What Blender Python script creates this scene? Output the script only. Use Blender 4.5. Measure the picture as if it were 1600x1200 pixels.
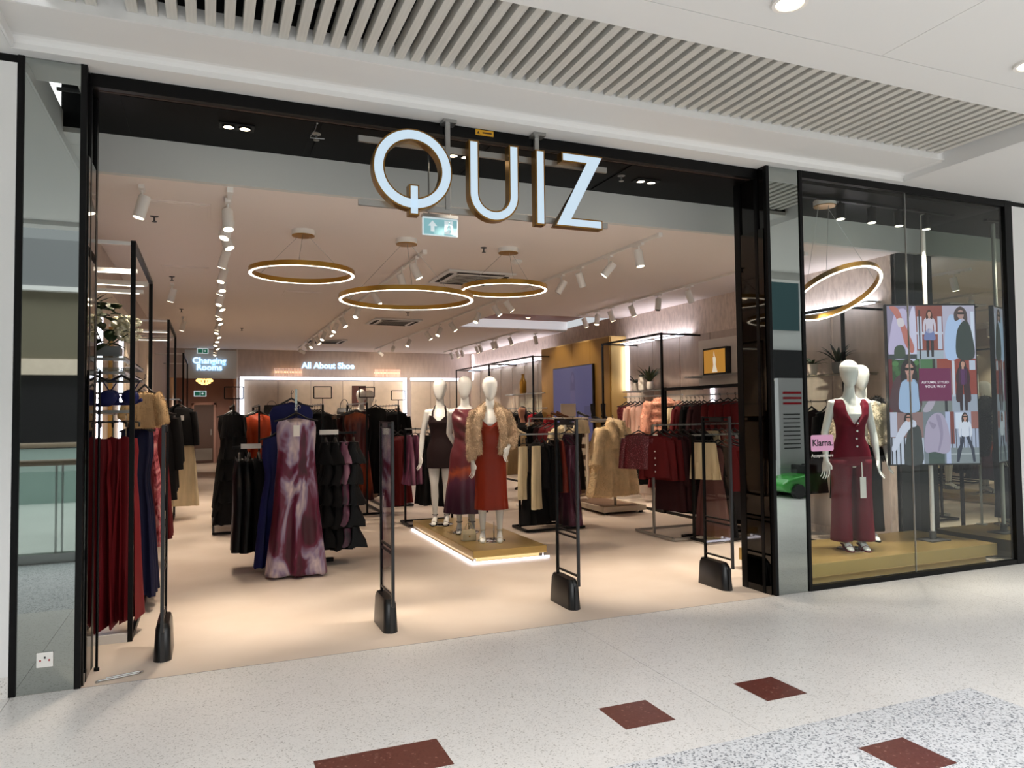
import bpy, math, random
from mathutils import Matrix, Vector
R = math.radians
random.seed(7)
SC = bpy.context.scene
COL = SC.collection
for _o in list(bpy.data.objects):
    bpy.data.objects.remove(_o)

# ------------------------------------------------------------------ camera, world, large lights, exposure
cam_d = bpy.data.cameras.new('camera'); cam = bpy.data.objects.new('camera', cam_d); COL.objects.link(cam)
cam_d.sensor_width = 36.0; cam_d.lens = 36.0 * 1150.0 / 1600.0; cam_d.clip_start = 0.05; cam_d.clip_end = 200
_X = Vector((2803, -14, -1150)).normalized(); _Y = Vector((-470, -50, -1150)); _Y = (_Y - _X * _Y.dot(_X)).normalized(); _Z = _X.cross(_Y)
cam.matrix_world = Matrix(((_X[0], _X[1], _X[2], 0.0), (_Y[0], _Y[1], _Y[2], -5.065), (_Z[0], _Z[1], _Z[2], 1.6), (0, 0, 0, 1)))
SC.camera = cam

w = bpy.data.worlds.new('daylight'); SC.world = w; w.use_nodes = True
w.node_tree.nodes['Background'].inputs[0].default_value = (0.93, 0.97, 1.0, 1)
w.node_tree.nodes['Background'].inputs[1].default_value = 0.64

def area(name, loc, sx, sy, power, color, rot=(0, 0, 0)):
    d = bpy.data.lights.new(name, 'AREA'); d.shape = 'RECTANGLE'; d.size = sx; d.size_y = sy; d.energy = power; d.color = color
    o = bpy.data.objects.new(name, d); COL.objects.link(o); o.location = loc; o.rotation_euler = rot
    return o
area('atrium_skylight', (3.0, -9.5, 9.0), 24, 8, 3500, (0.985, 0.99, 1.0), (R(20), 0, 0))

vs = SC.view_settings
vs.view_transform = 'Standard'; vs.look = 'None'; vs.exposure = 0.0; vs.gamma = 1.0; vs.use_curve_mapping = False
SC.cycles.use_denoising = True
SC.cycles.max_bounces = 10; SC.cycles.transparent_max_bounces = 12
SC.cycles.sample_clamp_indirect = 6.0
SC.cycles.caustics_reflective = False; SC.cycles.caustics_refractive = False

# ------------------------------------------------------------------ materials
def lin(c):
    return tuple(((v / 255) / 12.92 if v / 255 <= .04045 else ((v / 255 + .055) / 1.055) ** 2.4) for v in c) + (1,)
MATS = {}
def mat(name, rgb, rough=.6, metal=0., spec=.5, sheen=0., noise=0., nscale=20., bump=0., bscale=60., coat=0., stretch=None, rgb2=None):
    m = bpy.data.materials.new(name); m.use_nodes = True; MATS[name] = m
    nt = m.node_tree; p = nt.nodes['Principled BSDF']
    p.inputs['Base Color'].default_value = lin(rgb); p.inputs['Roughness'].default_value = rough
    p.inputs['Metallic'].default_value = metal; p.inputs['Specular IOR Level'].default_value = spec
    p.inputs['Sheen Weight'].default_value = sheen; p.inputs['Coat Weight'].default_value = coat
    if sheen: p.inputs['Sheen Tint'].default_value = lin(tuple(min(255, c * 1.3 + 10) for c in rgb))
    if noise or bump:
        tc = nt.nodes.new('ShaderNodeTexCoord'); mp = nt.nodes.new('ShaderNodeMapping'); nt.links.new(tc.outputs['Object'], mp.inputs[0])
        if stretch: mp.inputs['Scale'].default_value = stretch
    if noise:
        n = nt.nodes.new('ShaderNodeTexNoise'); n.inputs['Scale'].default_value = nscale; n.inputs['Detail'].default_value = 5
        nt.links.new(mp.outputs[0], n.inputs['Vector'])
        r = nt.nodes.new('ShaderNodeValToRGB'); r.color_ramp.elements[0].position = .3; r.color_ramp.elements[1].position = .7
        d = rgb2 or tuple(c * (1 - noise) for c in rgb)
        r.color_ramp.elements[0].color = lin(d); r.color_ramp.elements[1].color = lin(rgb)
        nt.links.new(n.outputs[0], r.inputs[0]); nt.links.new(r.outputs[0], p.inputs['Base Color'])
    if bump:
        n2 = nt.nodes.new('ShaderNodeTexNoise'); n2.inputs['Scale'].default_value = bscale; n2.inputs['Detail'].default_value = 4
        nt.links.new(mp.outputs[0], n2.inputs['Vector'])
        b = nt.nodes.new('ShaderNodeBump'); b.inputs['Strength'].default_value = bump; b.inputs['Distance'].default_value = .01
        nt.links.new(n2.outputs[0], b.inputs['Height']); nt.links.new(b.outputs[0], p.inputs['Normal'])
    return m
def emit(name, rgb, s, base=None):
    m = bpy.data.materials.new(name); m.use_nodes = True; MATS[name] = m
    p = m.node_tree.nodes['Principled BSDF']
    p.inputs['Base Color'].default_value = lin(base or rgb); p.inputs['Emission Color'].default_value = lin(rgb); p.inputs['Emission Strength'].default_value = s
    return m
def glass(name, tint=(235, 245, 240), refl=1.0):
    m = bpy.data.materials.new(name); m.use_nodes = True; MATS[name] = m
    nt = m.node_tree; nt.nodes.clear()
    out = nt.nodes.new('ShaderNodeOutputMaterial'); mx = nt.nodes.new('ShaderNodeMixShader'); t = nt.nodes.new('ShaderNodeBsdfTransparent')
    g = nt.nodes.new('ShaderNodeBsdfGlossy'); f = nt.nodes.new('ShaderNodeLayerWeight'); pw = nt.nodes.new('ShaderNodeMath'); pw.operation = 'POWER'; pw.inputs[1].default_value = 4.0
    ml = nt.nodes.new('ShaderNodeMath'); ml.operation = 'MULTIPLY_ADD'; ml.inputs[2].default_value = .035 * refl
    t.inputs[0].default_value = lin(tint); g.inputs['Roughness'].default_value = 0.0; ml.inputs[1].default_value = .9
    nt.links.new(f.outputs['Facing'], pw.inputs[0]); nt.links.new(pw.outputs[0], ml.inputs[0]); nt.links.new(ml.outputs[0], mx.inputs[0]); nt.links.new(t.outputs[0], mx.inputs[1]); nt.links.new(g.outputs[0], mx.inputs[2])
    nt.links.new(mx.outputs[0], out.inputs[0])
    return m
def ramp_mat(name, stops, axis='Z', lo=0., hi=1., rough=.4, sheen=0., noise=.15, nscale=3., stretch=(1, 1, 1), spec=.5, bump=0.):
    """colour that runs along an object's own axis, broken up by noise (ombre, tie-dye)"""
    m = bpy.data.materials.new(name); m.use_nodes = True; MATS[name] = m
    nt = m.node_tree; p = nt.nodes['Principled BSDF']; p.inputs['Roughness'].default_value = rough; p.inputs['Sheen Weight'].default_value = sheen
    p.inputs['Specular IOR Level'].default_value = spec
    tc = nt.nodes.new('ShaderNodeTexCoord'); mp = nt.nodes.new('ShaderNodeMapping'); mp.inputs['Scale'].default_value = stretch
    nt.links.new(tc.outputs['Object'], mp.inputs[0])
    n = nt.nodes.new('ShaderNodeTexNoise'); n.inputs['Scale'].default_value = nscale; n.inputs['Detail'].default_value = 3; n.inputs['Distortion'].default_value = .6
    nt.links.new(mp.outputs[0], n.inputs['Vector'])
    r = nt.nodes.new('ShaderNodeValToRGB')
    while len(r.color_ramp.elements) < len(stops): r.color_ramp.elements.new(.5)
    for e, (ps, c) in zip(r.color_ramp.elements, stops): e.position = ps; e.color = lin(c)
    if axis:
        sp = nt.nodes.new('ShaderNodeSeparateXYZ'); nt.links.new(tc.outputs['Object'], sp.inputs[0])
        mr = nt.nodes.new('ShaderNodeMapRange'); mr.inputs['From Min'].default_value = lo; mr.inputs['From Max'].default_value = hi
        nt.links.new(sp.outputs[axis], mr.inputs[0])
        ad = nt.nodes.new('ShaderNodeMath'); ad.operation = 'MULTIPLY_ADD'; ad.inputs[1].default_value = noise * 2
        sb = nt.nodes.new('ShaderNodeMath'); sb.operation = 'SUBTRACT'; sb.inputs[1].default_value = noise
        nt.links.new(n.outputs[0], ad.inputs[0]); nt.links.new(mr.outputs[0], ad.inputs[2]); nt.links.new(ad.outputs[0], sb.inputs[0]); nt.links.new(sb.outputs[0], r.inputs[0])
    else:
        nt.links.new(n.outputs[0], r.inputs[0])
    nt.links.new(r.outputs[0], p.inputs['Base Color'])
    return m

def terrazzo(name, base, dark, amount, scale):
    m = bpy.data.materials.new(name); m.use_nodes = True; MATS[name] = m
    nt = m.node_tree; p = nt.nodes['Principled BSDF']; p.inputs['Roughness'].default_value = .28; p.inputs['Specular IOR Level'].default_value = .4
    tc = nt.nodes.new('ShaderNodeTexCoord')
    v = nt.nodes.new('ShaderNodeTexVoronoi'); v.inputs['Scale'].default_value = scale; nt.links.new(tc.outputs['Object'], v.inputs['Vector'])
    sx = nt.nodes.new('ShaderNodeSeparateColor'); nt.links.new(v.outputs['Color'], sx.inputs[0])
    r = nt.nodes.new('ShaderNodeValToRGB'); e = r.color_ramp.elements; e[0].position = 0; e[0].color = lin(dark); e[1].position = amount; e[1].color = lin(base)
    r.color_ramp.interpolation = 'LINEAR'; k = e.new(min(.99, amount + .35)); k.color = lin(tuple(min(255, c + 12) for c in base))
    nt.links.new(sx.outputs[0], r.inputs[0])
    n = nt.nodes.new('ShaderNodeTexNoise'); n.inputs['Scale'].default_value = 1.3; n.inputs['Detail'].default_value = 4; nt.links.new(tc.outputs['Object'], n.inputs['Vector'])
    hs = nt.nodes.new('ShaderNodeMapRange'); hs.inputs['From Min'].default_value = .3; hs.inputs['From Max'].default_value = .7; hs.inputs['To Min'].default_value = .93; hs.inputs['To Max'].default_value = 1.03
    nt.links.new(n.outputs[0], hs.inputs[0])
    mv = nt.nodes.new('ShaderNodeVectorMath'); mv.operation = 'SCALE'; nt.links.new(r.outputs[0], mv.inputs[0]); nt.links.new(hs.outputs[0], mv.inputs['Scale'])
    nt.links.new(mv.outputs[0], p.inputs['Base Color'])
    return m

terrazzo('terrazzo_pale', (212, 209, 205), (168, 163, 156), .10, 150)
terrazzo('terrazzo_speckled', (205, 206, 208), (92, 98, 106), .34, 110)
terrazzo('terrazzo_red', (88, 42, 34), (150, 110, 98), .05, 110)
mat('shop_floor', (216, 202, 188), .42, spec=.35, noise=.06, nscale=1.6, rgb2=(206, 190, 174))
mat('joint_grey', (120, 116, 112), .7)
mat('mall_white', (222, 222, 220), .7)
mat('mall_white_satin', (228, 228, 227), .45)
mat('slat_grey', (204, 202, 195), .55, noise=.06, nscale=60, stretch=(1, .05, 1))
mat('void_black', (14, 14, 15), .9)
mat('pipe_grey', (70, 70, 70), .6)
mat('black_metal', (5, 5, 6), .4, spec=.2)
mat('black_gloss', (10, 8, 8), .06, spec=.5)
mat('black_panel', (5, 4, 4), .45, spec=.06)
mat('brown_bar', (52, 32, 24), .6)
mat('mirror_grey', (168, 174, 171), .015, metal=1.0)
mat('mirror_dark', (62, 60, 58), .03, metal=1.0)
mat('mirror_side', (176, 182, 174), .01, metal=1.0)
mat('bulkhead_grey', (208, 210, 206), .6)
mat('shop_ceiling', (236, 226, 219), .75)
mat('wall_pink_grey', (200, 184, 174), .7, noise=.07, nscale=14, stretch=(1, 1, .25), bump=.15, bscale=40)
mat('wall_panel', (226, 210, 190), .6, noise=.04, nscale=8)
mat('panel_trim', (224, 216, 208), .5)
mat('rose_wall', (158, 122, 112), .7)
mat('door_brown', (98, 78, 72), .55)
mat('door_pink', (190, 150, 138), .6)
mat('gold_satin', (158, 120, 58), .34, metal=.75, noise=.05, nscale=40, stretch=(1, 1, .03))
mat('gold_plinth', (186, 158, 98), .33, metal=.7)
mat('gold_side', (204, 176, 116), .38, metal=.55)
mat('gold_ring', (176, 132, 56), .3, metal=.8)
mat('gold_letter', (150, 112, 56), .3, metal=.9)
mat('steel', (170, 170, 168), .3, metal=.9)
mat('chrome', (210, 210, 210), .12, metal=1.0)
mat('white_metal', (232, 228, 222), .4)
mat('white_plastic', (235, 233, 228), .4)
mat('black_plastic', (13, 13, 14), .3)
mat('dark_grey_plastic', (40, 40, 42), .4)
mat('mannequin_white', (236, 236, 232), .22, coat=.3)
mat('paper_white', (236, 232, 226), .6)
mat('yellow_label', (214, 160, 34), .5)
mat('hanger_black', (18, 18, 19), .35)
mat('crate_cream', (206, 192, 172), .6)
mat('wood_brown', (110, 84, 66), .5, noise=.2, nscale=6, stretch=(1, 8, 1))
mat('orange_wood', (150, 82, 44), .5)
mat('leaf_green', (46, 66, 28), .5, noise=.3, nscale=12)
mat('leaf_dark', (24, 38, 26), .5)
mat('petal_cream', (232, 226, 196), .7, noise=.12, nscale=30)
mat('pot_white', (222, 214, 204), .5)
mat('pot_grey', (120, 122, 124), .5)
glass('shop_glass', (248, 251, 250), .45)
glass('clear_glass', (238, 244, 242), .6)
glass('gate_clear', (248, 248, 248), .8)
emit('led_white', (238, 236, 250), 6.5)
emit('led_panel', (236, 240, 255), 3.0)
emit('led_warm', (255, 246, 226), 4.0)
emit('lamp_warm', (255, 238, 205), 9.0)
emit('sign_face', (206, 228, 244), .78, (120, 130, 140))
emit('halo_text', (228, 242, 255), 1.1); emit('halo_glow', (150, 190, 220), .55)
emit('exit_teal', (150, 206, 214), .5, (110, 150, 156)); emit('recess_painted_light', (226, 226, 232), .55, (226, 226, 226))
emit('exit_white', (225, 240, 244), .6, (150, 160, 165))
emit('exit_green', (40, 120, 96), .35)
emit('chandelier', (255, 214, 130), 2.0)
emit('sconce_warm', (255, 214, 160), 2.0)
emit('sconce_crystal', (236, 205, 190), .45)

# fabrics
def fab(n, c, rough=.75, sheen=.3, noise=.15, **k): mat(n, c, rough, sheen=sheen * .25, spec=.25, noise=noise, nscale=9, stretch=(1, 1, .2), **k)
fab('red_velvet', (104, 10, 20), .7, .7); fab('burgundy', (112, 10, 36), .6, .6); fab('dark_red', (96, 14, 20), .7, .4); fab('maroon', (48, 12, 18), .75, .3)
fab('navy', (14, 18, 52), .7, .3); fab('royal_navy', (18, 26, 84), .6, .3); fab('black_cloth', (7, 6, 8), .85, 0); fab('black_sequin', (8, 7, 9), .4, 0, bump=.5)
fab('plum', (78, 34, 54), .45, .2); fab('mauve_brown', (96, 62, 60), .6, .3); fab('cream', (226, 208, 170), .8, .2); fab('beige_fluff', (206, 172, 128), .9, .6, bump=.5)
fab('rose_pink', (212, 138, 128), .8, .3); fab('pale_pink', (220, 178, 160), .8, .3); fab('orange', (196, 74, 34), .45, .2); fab('grey_green', (120, 122, 78), .7, .2)
fab('rust_satin', (134, 46, 28), .28, .1, noise=.05, bump=.5, bscale=7); fab('brown_black', (34, 16, 18), .65, .2); fab('mustard', (180, 120, 36)); fab('bright_red', (170, 16, 34), .6, .3)
fab('denim', (28, 34, 54)); fab('grey_cloth', (92, 90, 92)); fab('hot_pink', (214, 70, 110), .5, .2); fab('brown_leather', (96, 58, 34), .4, .0)
mat('fur_beige', (214, 186, 156), .9, sheen=.4, noise=.14, nscale=9); mat('fur_cream', (236, 208, 164), .9, sheen=.4, noise=.12, nscale=7)
mat('fur_pink', (240, 176, 150), .9, sheen=.4, noise=.14, nscale=12); mat('fur_ivory', (226, 212, 184), .9, sheen=.5, noise=.15, nscale=18); mat('fur_black', (14, 12, 13), .9, sheen=.2)
mat('skin', (206, 154, 126), .5); mat('hair_brown', (58, 34, 22), .6, noise=.3, nscale=40, stretch=(1, 1, .1))
ramp_mat('tie_dye', [(.40, (62, 4, 30)), (.475, (98, 18, 54)), (.525, (138, 122, 150)), (.62, (214, 196, 196))], None, rough=.4, nscale=2.0, stretch=(2.4, 2.4, .9))
ramp_mat('ombre_satin', [(0, (46, 18, 34)), (.3, (74, 34, 54)), (.42, (150, 70, 40)), (.5, (92, 34, 40)), (1, (96, 42, 50))], 'Z', .25, 1.45, .3, noise=.3, nscale=3.2, stretch=(1, 1, .8))
ramp_mat('ombre_rust', [(0, (40, 14, 20)), (.25, (150, 62, 28)), (.5, (92, 24, 22)), (.8, (70, 16, 20)), (1, (150, 70, 36))], 'Z', -1.5, -.1, .4, noise=.22, nscale=5, stretch=(3, 3, .5))
ramp_mat('floral_pink', [(.35, (120, 20, 36)), (.5, (212, 110, 120)), (.62, (230, 170, 168))], None, rough=.7, nscale=14)
ramp_mat('plum_shimmer', [(.35, (40, 16, 30)), (.55, (104, 52, 76)), (.7, (150, 110, 128))], None, rough=.35, nscale=7, stretch=(1, 1, .25))
ramp_mat('glitter_red', [(.4, (70, 8, 20)), (.62, (110, 16, 32)), (.7, (210, 150, 160))], None, rough=.4, nscale=90)
ramp_mat('wallpaper', [(.3, (200, 184, 174)), (.55, (222, 206, 194)), (.75, (232, 216, 205))], None, rough=.65, nscale=26, stretch=(1, 1, .3))

# ------------------------------------------------------------------ mesh building
class MB:
    def __init__(s): s.v = []; s.f = []
    def add(s, vs, fs):
        b = len(s.v); s.v += [tuple(p) for p in vs]; s.f += [tuple(i + b for i in f) for f in fs]; return s
    def box(s, x0, x1, y0, y1, z0, z1):
        return s.add([(x0, y0, z0), (x1, y0, z0), (x1, y1, z0), (x0, y1, z0), (x0, y0, z1), (x1, y0, z1), (x1, y1, z1), (x0, y1, z1)],
                     [(3, 2, 1, 0), (4, 5, 6, 7), (0, 1, 5, 4), (1, 2, 6, 5), (2, 3, 7, 6), (3, 0, 4, 7)])
    def bar(s, p, q, a, b=None):
        """rectangular bar from p to q, a wide sideways and b deep"""
        b = b or a; p = Vector(p); q = Vector(q); d = (q - p).normalized()
        up = Vector((0, 0, 1)) if abs(d.z) < .9 else Vector((0, 1, 0))
        u = d.cross(up).normalized() * a / 2; v = u.cross(d).normalized() * b / 2
        c = [p + u + v, p - u + v, p - u - v, p + u - v, q + u + v, q - u + v, q - u - v, q + u - v]
        return s.add(c, [(0, 1, 2, 3), (7, 6, 5, 4), (4, 5, 1, 0), (5, 6, 2, 1), (6, 7, 3, 2), (7, 4, 0, 3)])
    def tube(s, pts, r, n=8, closed=False, cap=True):
        pts = [Vector(p) for p in pts]; m = len(pts); rr = r if isinstance(r, (list, tuple)) else [r] * m
        rings = []; pu = None
        for i, p in enumerate(pts):
            a = pts[i - 1] if (i or closed) else p; c = pts[(i + 1) % m] if (i < m - 1 or closed) else p
            d = (c - a).normalized()
            if pu is None:
                t = Vector((0, 0, 1)) if abs(d.z) < .9 else Vector((1, 0, 0)); u = d.cross(t).normalized()
            else:
                u = (pu - d * pu.dot(d)).normalized()
            pu = u; v = d.cross(u)
            rings.append([p + (u * math.cos(2 * math.pi * k / n) + v * math.sin(2 * math.pi * k / n)) * rr[i] for k in range(n)])
        return s.loft(rings, cap and not closed, closed)
    def cyl(s, p, q, r, r2=None, n=12): return s.tube([p, q], [r, r if r2 is None else r2], n)
    def loft(s, rings, cap=True, closed=False):
        n = len(rings[0]); m = len(rings); vs = [p for r in rings for p in r]; fs = []
        for i in range(m if closed else m - 1):
            j = (i + 1) % m
            for k in range(n):
                l = (k + 1) % n; fs.append((i * n + k, i * n + l, j * n + l, j * n + k))
        if cap: fs.append(tuple(range(n - 1, -1, -1))); fs.append(tuple(range((m - 1) * n, m * n)))
        return s.add(vs, fs)
    def lathe(s, prof, c=(0, 0, 0), n=20, cap=True):
        return s.loft([[(c[0] + r * math.cos(2 * math.pi * k / n), c[1] + r * math.sin(2 * math.pi * k / n), c[2] + z) for k in range(n)] for r, z in prof], cap)
    def ball(s, c, rx, ry=None, rz=None, n=12, m=8):
        ry = ry or rx; rz = rz or rx
        return s.loft([[(c[0] + rx * math.sin(a) * math.cos(2 * math.pi * k / n), c[1] + ry * math.sin(a) * math.sin(2 * math.pi * k / n), c[2] - rz * math.cos(a)) for k in range(n)]
                       for a in [math.pi * (i + .02) / (m + .04) for i in range(m + 1)]])
    def prism(s, pts, y0, y1):
        """outline in the xz plane given thickness along y"""
        n = len(pts); vs = [(x, y0, z) for x, z in pts] + [(x, y1, z) for x, z in pts]
        return s.add(vs, [tuple(range(n)), tuple(range(2 * n - 1, n - 1, -1))] + [(i, i + n, (i + 1) % n + n, (i + 1) % n) for i in range(n)])
    def band(s, outer, inner, y0, y1):
        """closed strip between two outlines in the xz plane, thick along y"""
        n = len(outer); vs = [(x, y, z) for y in (y0, y1) for o in (outer, inner) for x, z in o]; fs = []
        for i in range(n):
            j = (i + 1) % n
            fs += [(i, j, n + j, n + i), (2 * n + j, 2 * n + i, 3 * n + i, 3 * n + j), (i, 2 * n + i, 2 * n + j, j), (n + j, 3 * n + j, 3 * n + i, n + i)]
        return s.add(vs, fs)
    def xf(s, M):
        s.v = [tuple(M @ Vector(p)) for p in s.v]; return s
    def build(s, name, m, parent=None, smooth=None, bevel=0., o=None):
        me = bpy.data.meshes.new(name)
        if o is None and parent is not None and not parent.get('_local'): o = abs_loc(parent)
        vs_ = [(a - o[0], b - o[1], c - o[2]) for a, b, c in s.v] if o is not None else s.v
        me.from_pydata(vs_, [], s.f)
        if smooth:
            me.polygons.foreach_set('use_smooth', [True] * len(me.polygons)); me.update()
            if smooth < 180: me.set_sharp_from_angle(angle=R(smooth))
        return obj(name, me, m, parent, bevel)
def obj(name, me, m, parent=None, bevel=0.):
    if not me.materials and m is not None: me.materials.append(MATS[m] if isinstance(m, str) else m)
    ob = bpy.data.objects.new(name, me); COL.objects.link(ob)
    if parent is not None: ob.parent = parent
    if bevel:
        b = ob.modifiers.new('edge', 'BEVEL'); b.width = bevel; b.segments = 2; b.limit_method = 'ANGLE'
    return ob
def abs_loc(ob):
    l = Vector((0, 0, 0))
    while ob is not None: l += Vector(ob.location); ob = ob.parent
    return l
def tag(o, label=None, cat=None, group=None, kind=None):
    for k, v in (('label', label), ('category', cat), ('group', group), ('kind', kind)):
        if v: o[k] = v
    return o
def thing(name, label, cat, loc=(0, 0, 0), rz=0., group=None, kind=None):
    """an Empty at the base; parts built in world coordinates are shifted to it (rz must then be 0)"""
    e = bpy.data.objects.new(name, None); COL.objects.link(e); e.location = loc; e.rotation_euler = (0, 0, rz); e.empty_display_size = .1
    return tag(e, label, cat, group, kind)
def local_thing(*a, **k):
    e = thing(*a, **k); e['_local'] = 1; return e
def struct(o, label=None): return tag(o, label, None, None, 'structure')
def part_copy(o, parent):
    c = o.copy(); COL.objects.link(c); c.parent = parent
    for k in ('label', 'category', 'group'):
        if k in c and k != 'label': del c[k]
    for g in list(o.children): part_copy(g, c)
    return c
def copy_thing(src, label, loc, rz=0., group=None, scale=None):
    c = src.copy(); COL.objects.link(c); c.location = loc; c.rotation_euler = (0, 0, rz); c['label'] = label
    if group: c['group'] = group
    if scale: c.scale = scale
    for g in list(src.children): part_copy(g, c)
    return c
def text_mesh(txt, size, extrude=.004, offset=0., shear=0., space=1.0, align='CENTER', lines=1.0):
    cu = bpy.data.curves.new('lettering', 'FONT'); cu.body = txt; cu.size = size; cu.extrude = extrude; cu.offset = offset; cu.shear = shear
    cu.align_x = align; cu.align_y = 'CENTER'; cu.space_character = space; cu.space_line = lines; cu.resolution_u = 3
    t = bpy.data.objects.new('lettering', cu); COL.objects.link(t)
    me = bpy.data.meshes.new_from_object(t.evaluated_get(bpy.context.evaluated_depsgraph_get()))
    bpy.data.objects.remove(t); bpy.data.curves.remove(cu)
    return me
def text(name, txt, size, m, parent, loc, rot=(R(90), 0, 0), **k):
    """lettering facing -y by default; loc is in the parent's frame"""
    me = text_mesh(txt, size, **k); me.materials.clear()
    o = obj(name, me, m, parent); o.location = loc; o.rotation_euler = rot
    return o
ORD = ['first', 'second', 'third', 'fourth', 'fifth', 'sixth', 'seventh', 'eighth', 'ninth', 'tenth', 'eleventh', 'twelfth', 'thirteenth', 'fourteenth', 'fifteenth',
       'sixteenth', 'seventeenth', 'eighteenth', 'nineteenth', 'twentieth', 'twenty-first', 'twenty-second', 'twenty-third', 'twenty-fourth', 'twenty-fifth', 'twenty-sixth',
       'twenty-seventh', 'twenty-eighth', 'twenty-ninth', 'thirtieth']
def spot(name, loc, aim, power, angle, color, parent=None, blend=.6, size=.03):
    d = bpy.data.lights.new(name, 'SPOT'); d.energy = power; d.spot_size = R(angle); d.spot_blend = blend; d.color = color; d.shadow_soft_size = size
    o = bpy.data.objects.new(name, d); COL.objects.link(o)
    v = Vector(aim) - Vector(loc); o.rotation_euler = v.to_track_quat('-Z', 'Y').to_euler()
    if parent is not None: o.parent = parent; o.location = Vector(loc) - abs_loc(parent)
    else: o.location = loc
    return o
# ================================================================== MALL FLOOR, CEILING, PILLARS
f = struct(MB().box(-9, 14, -9.0, 0.0, -.06, -.012).build('floor', 'joint_grey'), 'pale speckled terrazzo mall floor')
def slab(x0, x1, y0, y1, m, name='slab', z=0.): return MB().box(x0, x1, y0, y1, -.012, z).build(name, m, f)
J = .0015
RED = [(.45, 1.04, -1.79, -1.5), (1.945, 2.243, -1.79, -1.5), (2.843, 3.124, -1.79, -1.5), (2.838, 3.127, -2.692, -2.403), (-.15, .15, -2.692, -2.403)]
# pale field in bays cut by fine joints at x = -1.05, 2.545, 6.1; red inlays sit in cut-outs
rows = [(-.0025, -1.5), (-1.5, -1.79), (-1.79, -2.1)]
for xa, xb in ((-9, -1.05), (-1.05, 2.545), (2.545, 6.1), (6.1, 14)):
    for ya, yb in rows:
        cuts = sorted([r for r in RED if ya == -1.5 and xa < r[0] < xb])
        x = xa
        for r in cuts:
            slab(x + (J if x == xa else 0), r[0], yb, ya, 'terrazzo_pale'); x = r[1]
        slab(x + (J if x == xa else 0), xb - J, yb, ya, 'terrazzo_pale')
for r in RED: slab(r[0] + .001, r[1] - .001, r[2] + .001, r[3] - .001, 'terrazzo_red', 'inlay_tile', .0005)
# dark speckled field nearer the walkway, with the red squares let in, and its stepped corner
def field(x0, x1, y0, y1, m, holes):
    ys = sorted({y0, y1} | {v for h in holes for v in (h[2], h[3])})
    for a, b in zip(ys, ys[1:]):
        x = x0
        for h in sorted(h for h in holes if h[2] <= a and h[3] >= b): slab(x, h[0], a, b, m); x = h[1]
        slab(x, x1, a, b, m)
field(-9, 4.022, -4.6, -2.1, 'terrazzo_speckled', RED[3:])
slab(4.022, 14, -4.6, -2.1 - J, 'terrazzo_pale'); slab(-9, 14, -9, -4.6 - J, 'terrazzo_pale')

# mall ceiling: low white strip at z 3.75, a tray rising to 3.82, slats over a dark plenum
c = struct(MB().box(-9, 14, -.09, .11, 3.75, 3.95).box(-9, -1.08, -4.2, -.09, 3.75, 3.95).box(6.1, 14, -1.9, -.09, 3.75, 3.95).build('ceiling', 'mall_white'), 'white mall ceiling with recessed tray')
cv = MB(); prof = [(-.09, 3.75), (-.092, 3.785), (-.102, 3.805), (-.122, 3.818), (-.15, 3.82)]
for (ya, za), (yb, zb) in zip(prof, prof[1:]): cv.add([(-1.08, ya, za), (6.1, ya, za), (6.1, yb, zb), (-1.08, yb, zb)], [(3, 2, 1, 0)])
for (xa, za), (xb, zb) in zip([(6.1, 3.75), (6.098, 3.785), (6.09, 3.805), (6.07, 3.818), (6.05, 3.82)], [(6.098, 3.785), (6.09, 3.805), (6.07, 3.818), (6.05, 3.82)]):
    cv.add([(xa, -.5, za), (xa, -.09, za), (xb, -.09, zb), (xb, -.5, zb)], [(0, 1, 2, 3)])
cv.build('cove_lip', 'mall_white_satin', c, smooth=60)
MB().box(-1.08, 6.1, -.5, -.12, 3.82, 3.835).build('tray_shelf', 'mall_white', c)
MB().box(-1.08, 6.1, -.515, -.5, 3.82, 3.96).build('tray_riser', 'mall_white_satin', c)
MB().box(6.085, 6.099, -4.2, -.1, 3.751, 3.98).build('tray_side', 'mall_white_satin', c)
MB().box(-1.079, -1.065, -4.2, -.1, 3.751, 3.98).build('tray_side', 'mall_white_satin', c)
MB().box(-1.08, 6.1, -1.742, -1.46, 3.82, 3.86).build('ceiling_panel', 'mall_white', c)
MB().box(-1.08, 3.9, -4.2, -1.747, 3.82, 3.86).build('ceiling_panel', 'mall_white', c)
MB().box(3.904, 6.1, -4.2, -1.747, 3.82, 3.86).build('ceiling_panel', 'mall_white', c)
MB().box(6.1, 14, -4.2, -1.9, 3.82, 3.86).build('ceiling_panel', 'mall_white', c)
MB().box(-9, 14, -4.4, -4.2, 3.7, 4.8).build('edge_beam', 'mall_white', c)
struct(MB().box(-1.08, 6.1, -1.46, -.5, 4.35, 4.4).box(-1.08, 6.1, -.5, -.48, 3.96, 4.4).box(-1.08, 6.1, -1.48, -1.46, 3.86, 4.4).build('ceiling', 'void_black'), 'dark plenum above the ceiling slats')
for y in (-.62, -.78, -1.1):
    tag(MB().cyl((-1.05, y, 4.12 + .1 * y), (6.05, y, 4.12 + .1 * y), .016, n=8).build('service_pipe', 'pipe_grey'), {-.62: 'thin grey service pipe above the slats, nearest the shopfront', -.78: 'thin grey service pipe above the slats, middle of three', -1.1: 'thin grey service pipe above the slats, farthest from the shopfront'}[y], 'pipe', 'pipes above the slats')
SL0 = -.413; sp_ = .1015; slat_me = None
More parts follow.
